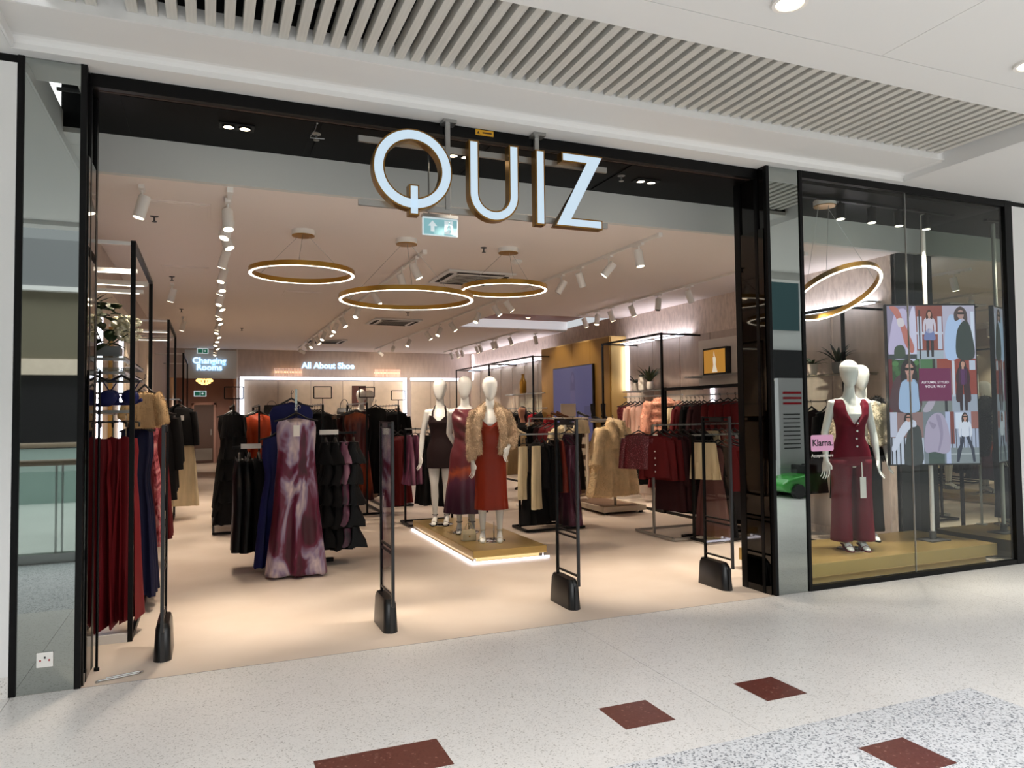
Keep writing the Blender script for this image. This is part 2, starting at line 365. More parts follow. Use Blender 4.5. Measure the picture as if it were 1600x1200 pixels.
for i in range(-4, 66):
    x = SL0 + i * sp_
    if i == -1 or x > 6.04: continue
    if slat_me is None:
        o_ = MB().box(-.029, .029, -1.45, -.518, 0, .085).build('slat', 'slat_grey', c, o=(0, 0, 0), bevel=.003); slat_me = o_.data
    else:
        o_ = obj('slat', slat_me, None, c, .003)
    o_.location = (x, 0, 3.869)
# second tray at the far right of the walkway
# mall ceiling downlights
for i, (x, y) in enumerate(((2.91, -2.02), (4.9, -2.02), (.9, -2.02))):
    d = thing('downlight', ['round recessed downlight at the top of the ceiling', 'round recessed downlight at the ceiling near the right edge', 'round recessed downlight above the walkway toward the left'][i], 'downlight', (x, y, 3.8), group='mall ceiling downlights')
    MB().lathe([(.075, .0), (.095, .0), (.098, .012), (.098, .02), (.075, .02)], (x, y, 3.803), 28, False).build('trim_ring', 'white_metal', d, smooth=40)
    MB().lathe([(.074, .0), (.0, .002)], (x, y, 3.812), 24, False).build('lens', 'lamp_warm', d)

# mirrored pillars
def pillar(name, x0, x1, label, side=None):
    p = thing(name, label, None, (x0, 0, 0), kind='structure')
    MB().box(x0 + .035, x1 - .035, .0, .01, .0, 3.745).build('mirror_panel', 'mirror_grey', p)
    MB().box(x0, x0 + .035, -.012, .03, 0, 3.75).build('edge_frame', 'black_metal', p, bevel=.003)
    MB().box(x1 - .035, x1, -.012, .03, 0, 3.75).build('edge_frame', 'black_metal', p, bevel=.003)
    MB().box(x0 + .001, x1 - .001, .03, .4, 0, 3.75).build('core', 'black_gloss', p)
    return p
pL = pillar('pillar_left', -1.06, -.7, 'mirror-clad pillar with black edges left of the entrance')
pR = pillar('pillar_right', 4.505, 4.915, 'mirror-clad pillar with black edges between entrance and window')
# returns of the pillars facing the entrance: dark mirror strips between black posts
for p, xs in ((pR, 4.5), (pL, -.694)):
    a, b = (xs - .006, xs + .004)
    MB().box(a, b, .135, .33, .0, 3.2).build('side_mirror', 'mirror_dark', p)
    MB().box(a, b, .03, .1, .0, 3.2).build('side_mirror', 'mirror_dark', p)
    MB().box(a - .004, b + .002, .1, .135, 0, 3.68).build('shutter_guide', 'black_metal', p)
    MB().box(a - .004, b + .002, .33, .405, 0, 3.68).build('edge_post', 'black_metal', p)
for nm, x0, x1, lb in (('wall_left', -9, -1.062, 'white mall wall left of the shopfront'), ('wall_right', 7.74, 14, 'white mall wall right of the shopfront')):
    wv = struct(MB().box(x0, x1, -.01, .3, .12, 3.7).build(nm, 'mall_white_satin'), lb)
    MB().box(x0, x1, -.006, .0, 0, .12).build('skirting', 'terrazzo_pale', wv)
    MB().box(x0, x1, .0, .2, 3.7, 3.75).build('shadow_gap', 'black_metal', wv)

# entrance header, black soffit, grey bulkhead
h = struct(MB().box(-.7, 4.505, .1, .15, 3.665, 3.75).build('trim_1', 'black_metal', bevel=.002), 'black header frame over the shop entrance')
MB().box(-.66, 4.49, .17, .19, 3.67, 3.69).build('brown_strip', 'brown_bar', h)  # thin brown strip just behind the header
so = struct(MB().box(-1.06, 7.7, .12, 1.02, 3.685, 3.745).build('ceiling', 'black_panel'), 'glossy black soffit behind the shop header')
for i in range(4): MB().box(-.55 + i * 1.28, .68 + i * 1.28, .22, .96, 3.678, 3.685).build('soffit_panel', 'black_panel', so, bevel=.004)
struct(MB().box(-1.06, 7.7, 1.0, 1.06, 3.4, 3.69).build('wall_bulkhead', 'bulkhead_grey'), 'grey bulkhead between black soffit and shop ceiling')

# ================================================================== SHOP SHELL
YB = 16.2; XL = -1.06; XR = 7.36
sf = struct(MB().box(XL - .3, 7.75, .0, 23, -.06, 0).build('floor', 'shop_floor'), 'beige shop floor')
MB().box(-.7, 4.5, -.0025, .0015, -.012, .0008).build('threshold_strip', 'joint_grey', sf)
sc_ = struct(MB().box(XL, 4.8, 1.06, YB, 3.4, 3.46).box(4.8, XR, 1.06, 7.3, 3.4, 3.46).box(4.8, XR, 9.6, YB, 3.4, 3.46).build('ceiling', 'shop_ceiling'), 'warm white shop ceiling')
MB().box(4.78, 4.8, 7.28, 9.62, 3.46, 3.61).box(4.8, XR, 7.26, 7.3, 3.46, 3.61).build('recess_side', 'shop_ceiling', sc_)
MB().box(4.8, XR, 9.585, 9.6, 3.43, 3.61).build('recess_side', 'recess_painted_light', sc_)  # plain white recess wall, no lamp; its lit look is put in as emission
MB().box(4.78, XR, 7.28, 9.62, 3.61, 3.64).build('recess_top', 'orange_wood', sc_)
struct(MB().box(XL - .1, XL, .4, 22.2, 0, 3.46).build('wall_left', 'wall_pink_grey'), 'pinkish grey shop wall on the left')
wr = struct(MB().box(XR, XR + .1, 1.12, YB, 0, 3.46).build('wall_right', 'wallpaper'), 'textured wallpaper shop wall on the right')
struct(MB().box(7.68, 7.75, .03, 1.12, 0, 3.75).box(XR, 7.75, 1.1, 1.16, 0, 3.69).build('wall_window_side', 'dark_grey_plastic'), 'end wall of the display window')
struct(MB().box(7.66, 7.68, .05, 1.1, .0, 3.68).build('wall_mirror', 'mirror_side'), 'mirror lining the end of the display window')
wb = struct(MB().box(.72, XR, YB, YB + .1, 0, 3.4).box(XL, .72, YB, YB + .1, 2.62, 3.4).build('wall_back', 'wall_pink_grey'), 'pinkish grey rear wall of the shop')
MB().box(-.62, .66, YB - .03, YB, 2.6, 3.36).build('sign_panel', 'bulkhead_grey', wb)
MB().box(.66, .7, YB - .05, YB, 0, 3.4).build('corner_trim', 'panel_trim', wb)
# passage to the changing rooms
struct(MB().box(.72, .8, YB + .1, 22.2, 0, 2.95).box(XL, .8, 22.2, 22.3, 0, 3.0).build('wall_passage', 'rose_wall'), 'rose brown walls of the changing room passage')
struct(MB().box(XL, .8, YB + .1, 22.3, 2.95, 3.0).build('ceiling', 'shop_ceiling'), 'ceiling of the changing room passage')
d = struct(MB().box(-.5, .12, 22.12, 22.16, .02, 1.98).build('door_1', 'door_brown'), 'grey brown door at the end of the passage')
MB().box(.12, .2, 22.1, 22.2, 0, 2.05).build('door_frame', 'door_pink', d); MB().box(-.58, -.5, 22.1, 22.2, 0, 2.05).build('door_frame', 'door_pink', d); MB().box(-.58, .2, 22.1, 22.2, 1.98, 2.07).build('door_frame', 'door_pink', d)
MB().box(.02, .06, 22.08, 22.12, .95, 1.15).build('door_handle', 'steel', d); MB().box(-.45, .08, 22.11, 22.12, .1, .5).build('kick_plate', 'steel', d)

# rear wall: panelled shoe bays framed by white light strips
for i in range(5):
    x0 = .86 + i * .885
    MB().box(x0, x0 + .865, YB - .02, YB, .1, 2.55).build('panel', 'wall_panel', wb)
for i in range(3):
    x0 = 5.5 + i * .6
    MB().box(x0, x0 + .585, YB - .02, YB, .1, 2.55).build('panel', 'wall_panel', wb)
for i, (a, b, lb) in enumerate((((.75, 2.62), (5.34, 2.62), 'long white light strip above the rear shoe wall'), ((5.46, 2.62), (6.98, 2.62), 'short white light strip at the right of the rear wall'),
                              ((.8, .2), (.8, 2.58), 'upright white light strip at the left of the shoe wall'), ((5.29, .2), (5.29, 2.58), 'upright white light strip at the right of the shoe wall'))):
    t = thing('light_strip', lb, 'light', (a[0], YB - .1, a[1]), group='light strips on the rear wall')
    MB().bar((a[0], YB - .06, a[1]), (b[0], YB - .06, b[1]), .06, .06).build('housing', 'white_metal', t)
    if a[1] == b[1]: MB().box(a[0], b[0], YB - .12, YB - .09, a[1] - .04, a[1] + .035).build('diffuser', 'led_panel', t)
    else: MB().box(a[0] - .05, a[0] + .05, YB - .12, YB - .09, a[1], b[1]).build('diffuser', 'led_panel', t)
# ================================================================== SHOP SIGN
sg = thing('shop_sign', 'four illuminated white letters with gold sides hung over the entrance', 'sign', (1.9, 0, 3.03))
def arc(cx, cz, r, a0, a1, n): return [(cx + r * math.cos(R(a0 + (a1 - a0) * i / n)), cz + r * math.sin(R(a0 + (a1 - a0) * i / n))) for i in range(n + 1)]
def letter(name, shapes, rim, faces):
    """gold return with a raised rim, lit white face set in"""
    mb = MB()
    for s in shapes: s(mb, -.004, .075)
    lt = mb.build(name, 'gold_letter', sg, smooth=35)
    fb = MB()
    for s in faces: s(fb, -.008, -.002)
    fb.build('lit_face', 'sign_face', lt)
    return lt
def annulus(cx, cz, ro, ri): return lambda mb, y0, y1: mb.band(arc(cx, cz, ro, 0, 360, 48)[:-1], arc(cx, cz, ri, 0, 360, 48)[:-1], y0, y1)
def rect(x0, x1, z0, z1): return lambda mb, y0, y1: mb.box(x0, x1, y0, y1, z0, z1)
def pol(pts): return lambda mb, y0, y1: mb.prism(pts, y0, y1)
e_ = .0115
letter('letter_q', [annulus(1.334, 3.345, .292, .206), rect(1.304, 1.378, 3.015, 3.235)], 0, [annulus(1.334, 3.345, .292 - e_, .206 + e_), rect(1.304 + e_, 1.378 - e_, 3.015 + e_, 3.235 - e_)])
def u_shape(x0, x1, z0, z1, t, k):
    cx = (x0 + x1) / 2; ro = (x1 - x0) / 2 - k; ri = (x1 - x0) / 2 - t + k; cz = z0 + (x1 - x0) / 2
    o_ = [(x0 + k, z1 - k)] + arc(cx, cz, ro, 180, 360, 24) + [(x1 - k, z1 - k)]
    i_ = [(x1 - t + k, z1 - k)] + arc(cx, cz, ri, 360, 180, 24) + [(x0 + t - k, z1 - k)]
    def mk(mb, y0, y1):
        n = len(o_); ii = i_[::-1]
        vs_ = [(x, y, z) for y in (y0, y1) for L in (o_, ii) for x, z in L]; fs = []
        for a in range(n - 1):
            b = a + 1; fs += [(a, b, n + b, n + a), (2 * n + b, 2 * n + a, 3 * n + a, 3 * n + b), (a, 2 * n + a, 2 * n + b, b), (n + b, 3 * n + b, 3 * n + a, n + a)]
        fs += [(0, n, 3 * n, 2 * n), (n - 1, 3 * n - 1, 4 * n - 1, 2 * n - 1)]
        mb.add(vs_, fs)
    return mk
letter('letter_u', [u_shape(1.755, 2.152, 3.025, 3.615, .078, 0)], 0, [u_shape(1.755, 2.152, 3.025, 3.615, .078, e_)])
letter('letter_i', [rect(2.293, 2.37, 3.03, 3.61)], 0, [rect(2.293 + e_, 2.37 - e_, 3.03 + e_, 3.61 - e_)])
def zsh(k):
    x0, x1, z0, z1, t = 2.45 + k, 2.878 - k, 3.035 + k, 3.62 - k, .075 - 2 * k
    return [(2.515 + k, z1), (x1, z1), (x1 - .005, z1), (2.565 + 2.2 * k, z0 + t), (x1 - .01, z0 + t), (x1 - .01, z0), (x0 + .5 * k, z0), (2.76 - 2.2 * k, z1 - t), (2.515 + k, z1 - t)]
def zpoly(k):
    q = zsh(k)
    def mk(mb, y0, y1): mb.prism([q[0], q[1], q[7], q[8]], y0, y1); mb.prism([q[1], q[3], q[6], q[7]], y0, y1); mb.prism([q[3], q[4], q[5], q[6]], y0, y1)
    return mk
letter('letter_z', [zpoly(0)], 0, [zpoly(e_)])
for z in (3.55, 3.095): MB().box(.96, 2.96, .076, .098, z - .022, z + .022).build('support_rail', 'steel', sg)
for x in (1.615, 2.335):
    MB().bar((x, .075, 3.1), (x, .075, 3.74), .035, .03).build('hanging_post', 'steel', sg)
    MB().box(x - .05, x + .05, .0, .095, 3.725, 3.75).build('ceiling_bracket', 'steel', sg)
# emergency exit sign hanging behind the letters
ex = thing('exit_sign', 'pale teal emergency exit sign with arrow hung below the letters', 'sign', (1.73, .6, 3.03))
MB().box(1.565, 1.86, .59, .605, 3.03, 3.175).build('plate', 'exit_white', ex); MB().box(1.575, 1.85, .584, .59, 3.038, 3.162).build('pictogram_field', 'exit_teal', ex)
MB().box(1.565, 1.86, .57, .63, 3.175, 3.2).build('housing', 'steel', ex)
for x in (1.62, 1.8): MB().cyl((x, .6, 3.2), (x, .6, 3.684), .006, n=8).build('suspension_rod', 'steel', ex)
MB().prism([(1.63, 3.06), (1.66, 3.06), (1.66, 3.105), (1.682, 3.105), (1.645, 3.148), (1.608, 3.105), (1.63, 3.105)], .580, .584).build('arrow', 'exit_white', ex)
MB().box(1.745, 1.815, .58, .584, 3.045, 3.155).build('doorway', 'exit_white', ex)
rm = MB(); rm.ball((1.785, .578, 3.138), .009, .003, .009, 8, 5)
for p, q in (((1.783, 3.128), (1.778, 3.09)), ((1.778, 3.092), (1.795, 3.075)), ((1.795, 3.075), (1.79, 3.055)), ((1.778, 3.092), (1.762, 3.07)), ((1.762, 3.07), (1.75, 3.066)), ((1.783, 3.122), (1.765, 3.105)), ((1.783, 3.12), (1.803, 3.11))):
    rm.bar((p[0], .578, p[1]), (q[0], .578, q[1]), .009, .003)
rm.build('running_figure', 'exit_teal', ex)
yl = thing('warning_label', 'small yellow warning label on the black header', 'label', (1.92, .1, 3.69))
MB().box(1.845, 1.99, .096, .0995, 3.7, 3.742).build('sticker', 'yellow_label', yl)
MB().box(1.9, 1.975, .094, .096, 3.716, 3.726).build('printed_line', 'brown_bar', yl); MB().prism([(1.855, 3.71), (1.877, 3.71), (1.866, 3.731)], .094, .096).build('warning_triangle', 'brown_bar', yl)
# twin recessed spots in the black soffit
def twin(x, y, label, aims):
    t = thing('twin_downlight', label, 'downlight', (x, y, 3.66), group='twin downlights in the black soffit')
    MB().box(x - .12, x + .12, y - .06, y + .06, 3.668, 3.69).build('black_tray', 'black_metal', t, bevel=.004)
    for s, (ax, ay) in zip((-.055, .055), aims):
        MB().lathe([(.036, 0), (.044, 0), (.044, .012), (.036, .012)], (x + s, y, 3.66), 20, False).build('bezel', 'black_metal', t)
        MB().lathe([(.036, .0), (0, .001)], (x + s, y, 3.664), 20, False).build('lens', 'lamp_warm', t)
        spot('lamp', (x + s, y, 3.655), (ax, ay, 0), 260, 40, (1, .86, .70), t, .9)
twin(.17, .5, 'twin downlight in the black soffit, left of the letter Q', ((-.03, 1.25), (.78, 1.4))); twin(1.85, .5, 'twin downlight in the black soffit behind the letters Q and U', ((2.05, 1.17), (1.75, .9)))
twin(3.63, .54, 'twin downlight in the black soffit, right of the letter Z', ((3.48, 1.3), (3.9, .8)))
# sprinklers and a smoke sensor
def sprinkler(x, y, z, label, m='steel'):
    t = thing('sprinkler', label, 'sprinkler', (x, y, z), group='ceiling sprinklers')
    MB().lathe([(.035, 0), (.035, -.006), (.012, -.012)], (x, y, z), 14).build('cover_plate', m, t); MB().lathe([(.008, -.01), (.008, -.05)], (x, y, z), 8).lathe([(.022, -.05), (.022, -.054)], (x, y, z), 12).build('nozzle', m, t)
sprinkler(.72, .45, 3.684, 'steel sprinkler in the black soffit, left of the Q'); sprinkler(3.35, .5, 3.684, 'steel sprinkler in the black soffit beside the right twin downlight')
for i, (x, y) in enumerate(((-.47, 2.2), (-.46, 5.3), (-.45, 8.4), (2.75, 2.4), (3.25, 7.7), (.6, 11))):
    sprinkler(x, y, 3.4, ['small sprinkler on the shop ceiling beside the first ceiling hatch', 'small sprinkler on the shop ceiling past the second hatch', 'small sprinkler on the shop ceiling far along the left', 'small sprinkler on the shop ceiling left of the right ring lamp canopy', 'small sprinkler on the shop ceiling beyond the ring lamps', 'small sprinkler on the shop ceiling deep in the shop'][i], 'pipe_grey')
sd = thing('smoke_detector', 'round white smoke detector hanging by the right ring lamp', 'detector', (3.35, 2.9, 3.36)); MB().lathe([(.06, 0), (.065, -.02), (.04, -.045), (.0, -.05)], (3.35, 2.9, 3.4), 18).build('body', 'white_plastic', sd, smooth=40)
# ceiling hatches and cassette air conditioners
for i, (x, y) in enumerate(((-.26, 1.9), (-.28, 4.78), (1.25, 6.2))):
    t = thing('ceiling_hatch', ['white access hatch in the shop ceiling nearest the entrance on the left', 'white access hatch in the shop ceiling second along the left', 'white access hatch in the shop ceiling below the left ring lamp'][i], 'hatch', (x, y, 3.38), group='ceiling access hatches')
    MB().box(x - .26, x + .26, y - .26, y + .26, 3.392, 3.402).build('frame', 'shop_ceiling', t, bevel=.003); MB().box(x - .235, x + .235, y - .235, y + .235, 3.386, 3.392).build('panel', 'shop_ceiling', t, bevel=.002)
def cassette(x, y, label):
    t = thing('air_conditioner', label, 'air conditioner', (x, y, 3.36), group='ceiling cassette air conditioners')
    MB().box(x - .46, x + .46, y - .46, y + .46, 3.372, 3.399).build('fascia', 'mall_white_satin', t, bevel=.012)
    MB().box(x - .28, x + .28, y - .28, y + .28, 3.364, 3.374).build('grille', 'slat_grey', t)
    for k in range(7): MB().box(x - .27, x + .27, y - .25 + k * .08, y - .235 + k * .08, 3.358, 3.366).build('louvre', 'pipe_grey', t)
    for s in (-1, 1):
        MB().box(x - .32, x + .32, y + s * .38 - .03, y + s * .38 + .03, 3.366, 3.375).build('air_slot', 'void_black', t); MB().box(x + s * .38 - .03, x + s * .38 + .03, y - .32, y + .32, 3.366, 3.375).build('air_slot', 'void_black', t)
cassette(3.2, 4.1, 'white cassette air conditioner behind the ring lamps'); cassette(3.3, 9.0, 'white cassette air conditioner further back in the shop ceiling'); cassette(2.6, 13.2, 'white cassette air conditioner near the rear wall')

# ================================================================== RING PENDANTS
def ring_lamp(x, y, z, r, label, tilt=None, canopy=(0, 0, 3.4), hb=.05):
    t = thing('ring_pendant', label, 'pendant lamp', (x, y, z), group='gold ring pendant lamps')
    n = 72; w_ = .034
    M = Matrix.Translation((x, y, z)) @ (tilt or Matrix.Identity(4))
    def ringm(prof):
        mb = MB(); mb.loft([[(rr * math.cos(2 * math.pi * k / n), rr * math.sin(2 * math.pi * k / n), zz) for rr, zz in prof] for k in range(n)], False, True); return mb.xf(M)
    ringm([(r - w_, .003), (r - w_, hb), (r, hb), (r, .003)]).build('gold_hoop', 'gold_ring', t, smooth=40)
    ringm([(r - w_ + .003, .0), (r - w_ + .003, .006), (r - .003, .006), (r - .003, .0)]).build('light_band', 'led_warm', t, smooth=40)
    cx, cy, cz = canopy
    MB().lathe([(.11, 0), (.11, -.05)], (cx, cy, cz), 28).build('canopy', 'white_metal', t, smooth=40); MB().lathe([(.108, -.05), (.108, -.058), (0, -.059)], (cx, cy, cz), 28, False).build('canopy_disc', 'gold_ring', t, smooth=40)
    for a in (20, 140, 260):
        q = M @ Vector(((r - .014) * math.cos(R(a)), (r - .014) * math.sin(R(a)), hb)); s = Vector((cx + .06 * math.cos(R(a)), cy + .06 * math.sin(R(a)), cz - .055))
        MB().cyl(s, q, .0022, n=5).build('suspension_wire', 'steel', t)
    return t
ring_lamp(.83, 2.32, 2.965, .5, 'gold ring pendant lamp at the left of the three inside the entrance', canopy=(.835, 2.29, 3.4))
ring_lamp(1.87, 2.31, 2.76, .685, 'largest and lowest gold ring pendant lamp in the middle', canopy=(1.87, 2.31, 3.4))
ring_lamp(2.97, 2.36, 2.93, .47, 'gold ring pendant lamp at the right of the three inside the entrance', canopy=(3.015, 2.345, 3.4))

# ================================================================== TRACK SPOTLIGHTS
def track(label, a, b):
    t = thing('lighting_track', label, 'light track', a, group='ceiling light tracks')
    MB().bar((a[0], a[1], 3.385), (b[0], b[1], 3.385), .035, .03).build('rail', 'white_metal', t); 
    for q in (a, b): MB().bar((q[0], q[1] - .03, 3.38), (q[0], q[1] + .03, 3.38), .045, .045).build('end_cap', 'white_plastic', t)
def spotlight(p, aim, label, group, m='white_metal', power=60, lit=True, ang=60, color=(1, .83, .66)):
    p = Vector(p); d = (Vector(aim) - p).normalized()
    t = thing('spotlight', label, 'spotlight', p, group=group)
    h_ = Vector((p.x, p.y, p.z + .12))
    MB().box(p.x - .02, p.x + .02, p.y - .07, p.y + .07, p.z + .13, p.z + .165).cyl((p.x, p.y, p.z + .14), (p.x, p.y, p.z + .03), .009, n=6).build('bracket', m, t)
    a = p - d * .09; b = p + d * .09
    MB().tube([a, a + d * .01, b], [.04, .045, .045], 14).build('housing', m, t, smooth=40)
    MB().cyl(b - d * .002, b + d * .003, .038, n=14).build('lens', 'lamp_warm' if lit else 'dark_grey_plastic', t)
    if lit and power: spot('lamp', b + d * .02, aim, power, ang, color, t, .7, .035)
T1Y = [1.4, 1.74, 2.15, 3.07, 3.98, 4.63, 4.89, 5.89, 6.4, 7.1, 7.5, 8.2, 9.1, 9.7, 10.5, 11.4, 12.3, 13.2, 14.1, 15.0]
track('long white lighting track along the left of the shop ceiling', (.14, 1.1, 3.4), (.14, 15.6, 3.4))
for i, y in enumerate(T1Y):
    s = (-1, -1, 1, -1, -1, 1)[i % 6]
    spotlight((.13, y, 3.22), (.13 + (-.55 if s < 0 else .75), y + (-.5 if i % 3 else .4), 1.3) if i % 5 else (.3, y - .9, 0), 'white spotlight on the left ceiling track, %s from the entrance' % ORD[i], 'spotlights on the left track', power=(88 if i < 7 else 120) if i < 14 or i % 2 else 0)
T2Y = [3.04, 3.7, 5.18, 6.65, 7.97, 8.84, 9.57, 10.4, 11.28, 12.2, 13.08, 14.3]
track('white lighting track along the middle of the shop ceiling', (2.18, 2.75, 3.4), (2.18, 15.2, 3.4))
for i, y in enumerate(T2Y): spotlight((2.16, y, 3.22), (2.95, 2.85, 1.5) if i == 0 else (2.85, 4.2, 1.4) if i == 1 else (1.2 + 2.2 * (i - 9), 16.15, 1.9) if i > 9 else (2.16 + (-.9 if i % 2 else .95), y - .7, 1.1), 'white spotlight on the middle ceiling track, %s from the entrance' % ORD[i], 'spotlights on the middle track', power=150 if i < 2 else 100 if i < 5 else 135 if i < 10 else 110)
T3Y = [1.58, 2.22, 2.91, 3.45, 5.26, 5.77, 6.69, 8.05, 8.93, 9.72, 11.35, 12.92, 14.36]
track('white lighting track right of the ring lamps', (4.2, 1.2, 3.4), (4.2, 15.0, 3.4))
for i, y in enumerate(T3Y): spotlight((4.2, y, 3.22), [(4.5, 1.1, 0), (3.0, 3.0, 1.5), (5.3, 3.4, .9), (3.2, 4.2, 1.2)][i] if i < 4 else (5.85, 5.0, 1.0) if i == 4 else (4.6 + 1.4 * (i - 11), 16.15, 2.0) if i > 10 else (4.2 + (1.3 if i % 2 else -1.1), y - .6, 1.1), 'white spotlight on the track right of the ring lamps, %s from the entrance' % ORD[i], 'spotlights on the right track', lit=i not in (2, 3), power=220 if i == 4 else 100 if i < 6 else 135 if i < 11 else 110)
T4Y = [1.6, 2.5, 3.6, 4.39, 5.13, 5.8, 6.3, 6.75]
track('white lighting track close to the right wall near the picture', (6.3, 1.4, 3.4), (6.3, 7.0, 3.4)); track('white lighting track close to the right wall past the gold panel', (6.3, 9.9, 3.4), (6.3, 15.4, 3.4))
for i, y in enumerate(T4Y): spotlight((6.3, y, 3.22), (7.0, y, 1.4) if i % 3 else (5.9, y - .2, .9), 'white spotlight on the right wall track, %s from the entrance' % ORD[i], 'spotlights on the right wall track', lit=i not in (2, 3), power=150)
for i, y in enumerate([10.33, 11.26, 11.46, 12.33, 12.6, 13.8, 14.2, 14.73]): spotlight((6.3, y, 3.22), (7.0, y, 1.3), 'white spotlight on the rear right track, %s past the gold panel' % ORD[i], 'spotlights on the rear right track', lit=i % 2 == 0, power=115)
for i, (x, y) in enumerate(((-.5, 1.3), (-.48, 5.84), (-.46, 9.5))): spotlight((x, y, 3.24), (-.8, y, 2.1) if i == 0 else (-.9, y + .3, 1.6), ['white spotlight mounted alone on the ceiling by the left pillar', 'white spotlight mounted alone on the ceiling past the second hatch', 'white spotlight mounted alone far along the left ceiling'][i], 'single spotlights on the left', power=90)
spotlight((6.75, 9.95, 3.22), (7.2, 10.4, 2), 'white spotlight mounted alone by the ceiling recess', 'single spotlights on the right', power=0, lit=False)

for i, (x, y) in enumerate(((6.2, 8.0), (6.2, 9.1))):  # the recess has one downlight; the other is added to brighten the gold unit
    t = thing('downlight', ['round downlight in the wood-lined ceiling recess, nearer the entrance', 'round downlight in the wood-lined ceiling recess, farther in'][i], 'downlight', (x, y, 3.59), group='downlights in the ceiling recess')
    MB().lathe([(.05, 0), (.062, 0), (.062, .02), (.05, .02)], (x, y, 3.592), 20, False).build('trim_ring', 'white_metal', t); MB().lathe([(.05, .0), (0, .001)], (x, y, 3.597), 20, False).build('lens', 'lamp_warm', t)
    spot('lamp', (x, y, 3.58), (7.0, y + .2, 1.9), 210, 75, (1, .84, .66), t, .7)

# ================================================================== SECURITY GATES
def gate(x, label):
    t = thing('security_gate', label, 'security gate', (x, .48, 0), group='anti-theft gates across the entrance')
    mb = MB(); n = 0
    # base shoe: a tapered black box with rounded ends, long axis front to back
    def ringz(z, hx, y0, y1, r=.05):
        pts = []
        for cx, cy, a0 in ((x + hx, y0, 270), (x + hx, y1, 0), (x - hx, y1, 90), (x - hx, y0, 180)):
            rr = min(r, hx * .9)
            ox = -rr if cx > x else rr; oy = rr if cy == y0 else -rr
            for k in range(5): pts.append((cx + ox + rr * math.cos(R(a0 + 22.5 * k)), cy + oy + rr * math.sin(R(a0 + 22.5 * k)), z))
        return pts
    mb.loft([ringz(0, .055, .3, .72), ringz(.2, .046, .325, .7), ringz(.235, .036, .36, .68)])
    mb.build('base_shoe', 'black_plastic', t, smooth=40)
    MB().box(x - .012, x + .012, .296, .3, .0, .2).build('front_strip', 'dark_grey_plastic', t)
    MB().box(x - .0035, x + .0035, .27, .63, .29, 1.5).build('clear_panel', 'gate_clear', t)
    for y in (.258, .64): MB().bar((x, y, .2), (x, y, 1.545), .022, .026).build('upright', 'black_metal' if y > .5 else 'dark_grey_plastic', t, bevel=.004)
    for z in (1.535, 1.5, .62, .58, .28): MB().bar((x, .258, z), (x, .64, z), .016, .014).build('crossbar', 'black_metal', t)
    MB().box(x - .012, x + .012, .36, .54, 1.5, 1.535).build('sensor_head', 'black_plastic', t)
for x, lb in ((-.28, 'black anti-theft gate beside the left pillar'), (1.235, 'black anti-theft gate left of the gold plinth'), (2.745, 'black anti-theft gate in front of the gold plinth'), (4.27, 'black anti-theft gate beside the right pillar')): gate(x, lb)

# ================================================================== GOLD PLINTH WITH BASE GLOW
pl = thing('display_plinth', 'low gold display plinth carrying three mannequins', 'plinth', (3.03, 3.6, 0))
MB().box(2.6, 3.46, 2.4, 4.92, .052, .13).build('top', 'gold_plinth', pl, bevel=.004)
MB().box(2.66, 3.4, 2.47, 4.85, .0, .052).build('recessed_base', 'gold_side', pl)
MB().box(2.575, 2.6, 2.39, 4.92, .0, .018).box(2.575, 3.48, 2.375, 2.395, 0, .018).build('floor_light_strip', 'led_white', pl)
for x in (2.63, 3.43): MB().lathe([(.012, 0), (.012, .052)], (x, 2.44, 0), 10).build('foot', 'steel', pl)
# bag on the plinth
hb_ = thing('handbag', 'small cream handbag standing on the gold plinth', 'handbag', (2.77, 3.05, .13))
MB().loft([[(2.77 + a * .085 * k, 3.05 + b * .035 * k2, .13 + z) for a, b in ((-1, -1), (1, -1), (1, 1), (-1, 1))] for z, k, k2 in ((0, 1, 1), (.08, .98, .9), (.13, .9, .5))]).build('body', 'cream', hb_, bevel=.008)
MB().tube([(2.77 + .045 * math.cos(R(a)), 3.04, .255 + .085 * math.sin(R(a))) for a in range(0, 181, 15)], .006, 6).build('top_handle', 'cream', hb_, smooth=60); MB().box(2.762, 2.778, 3.012, 3.018, .175, .195).build('clasp', 'gold_ring', hb_)
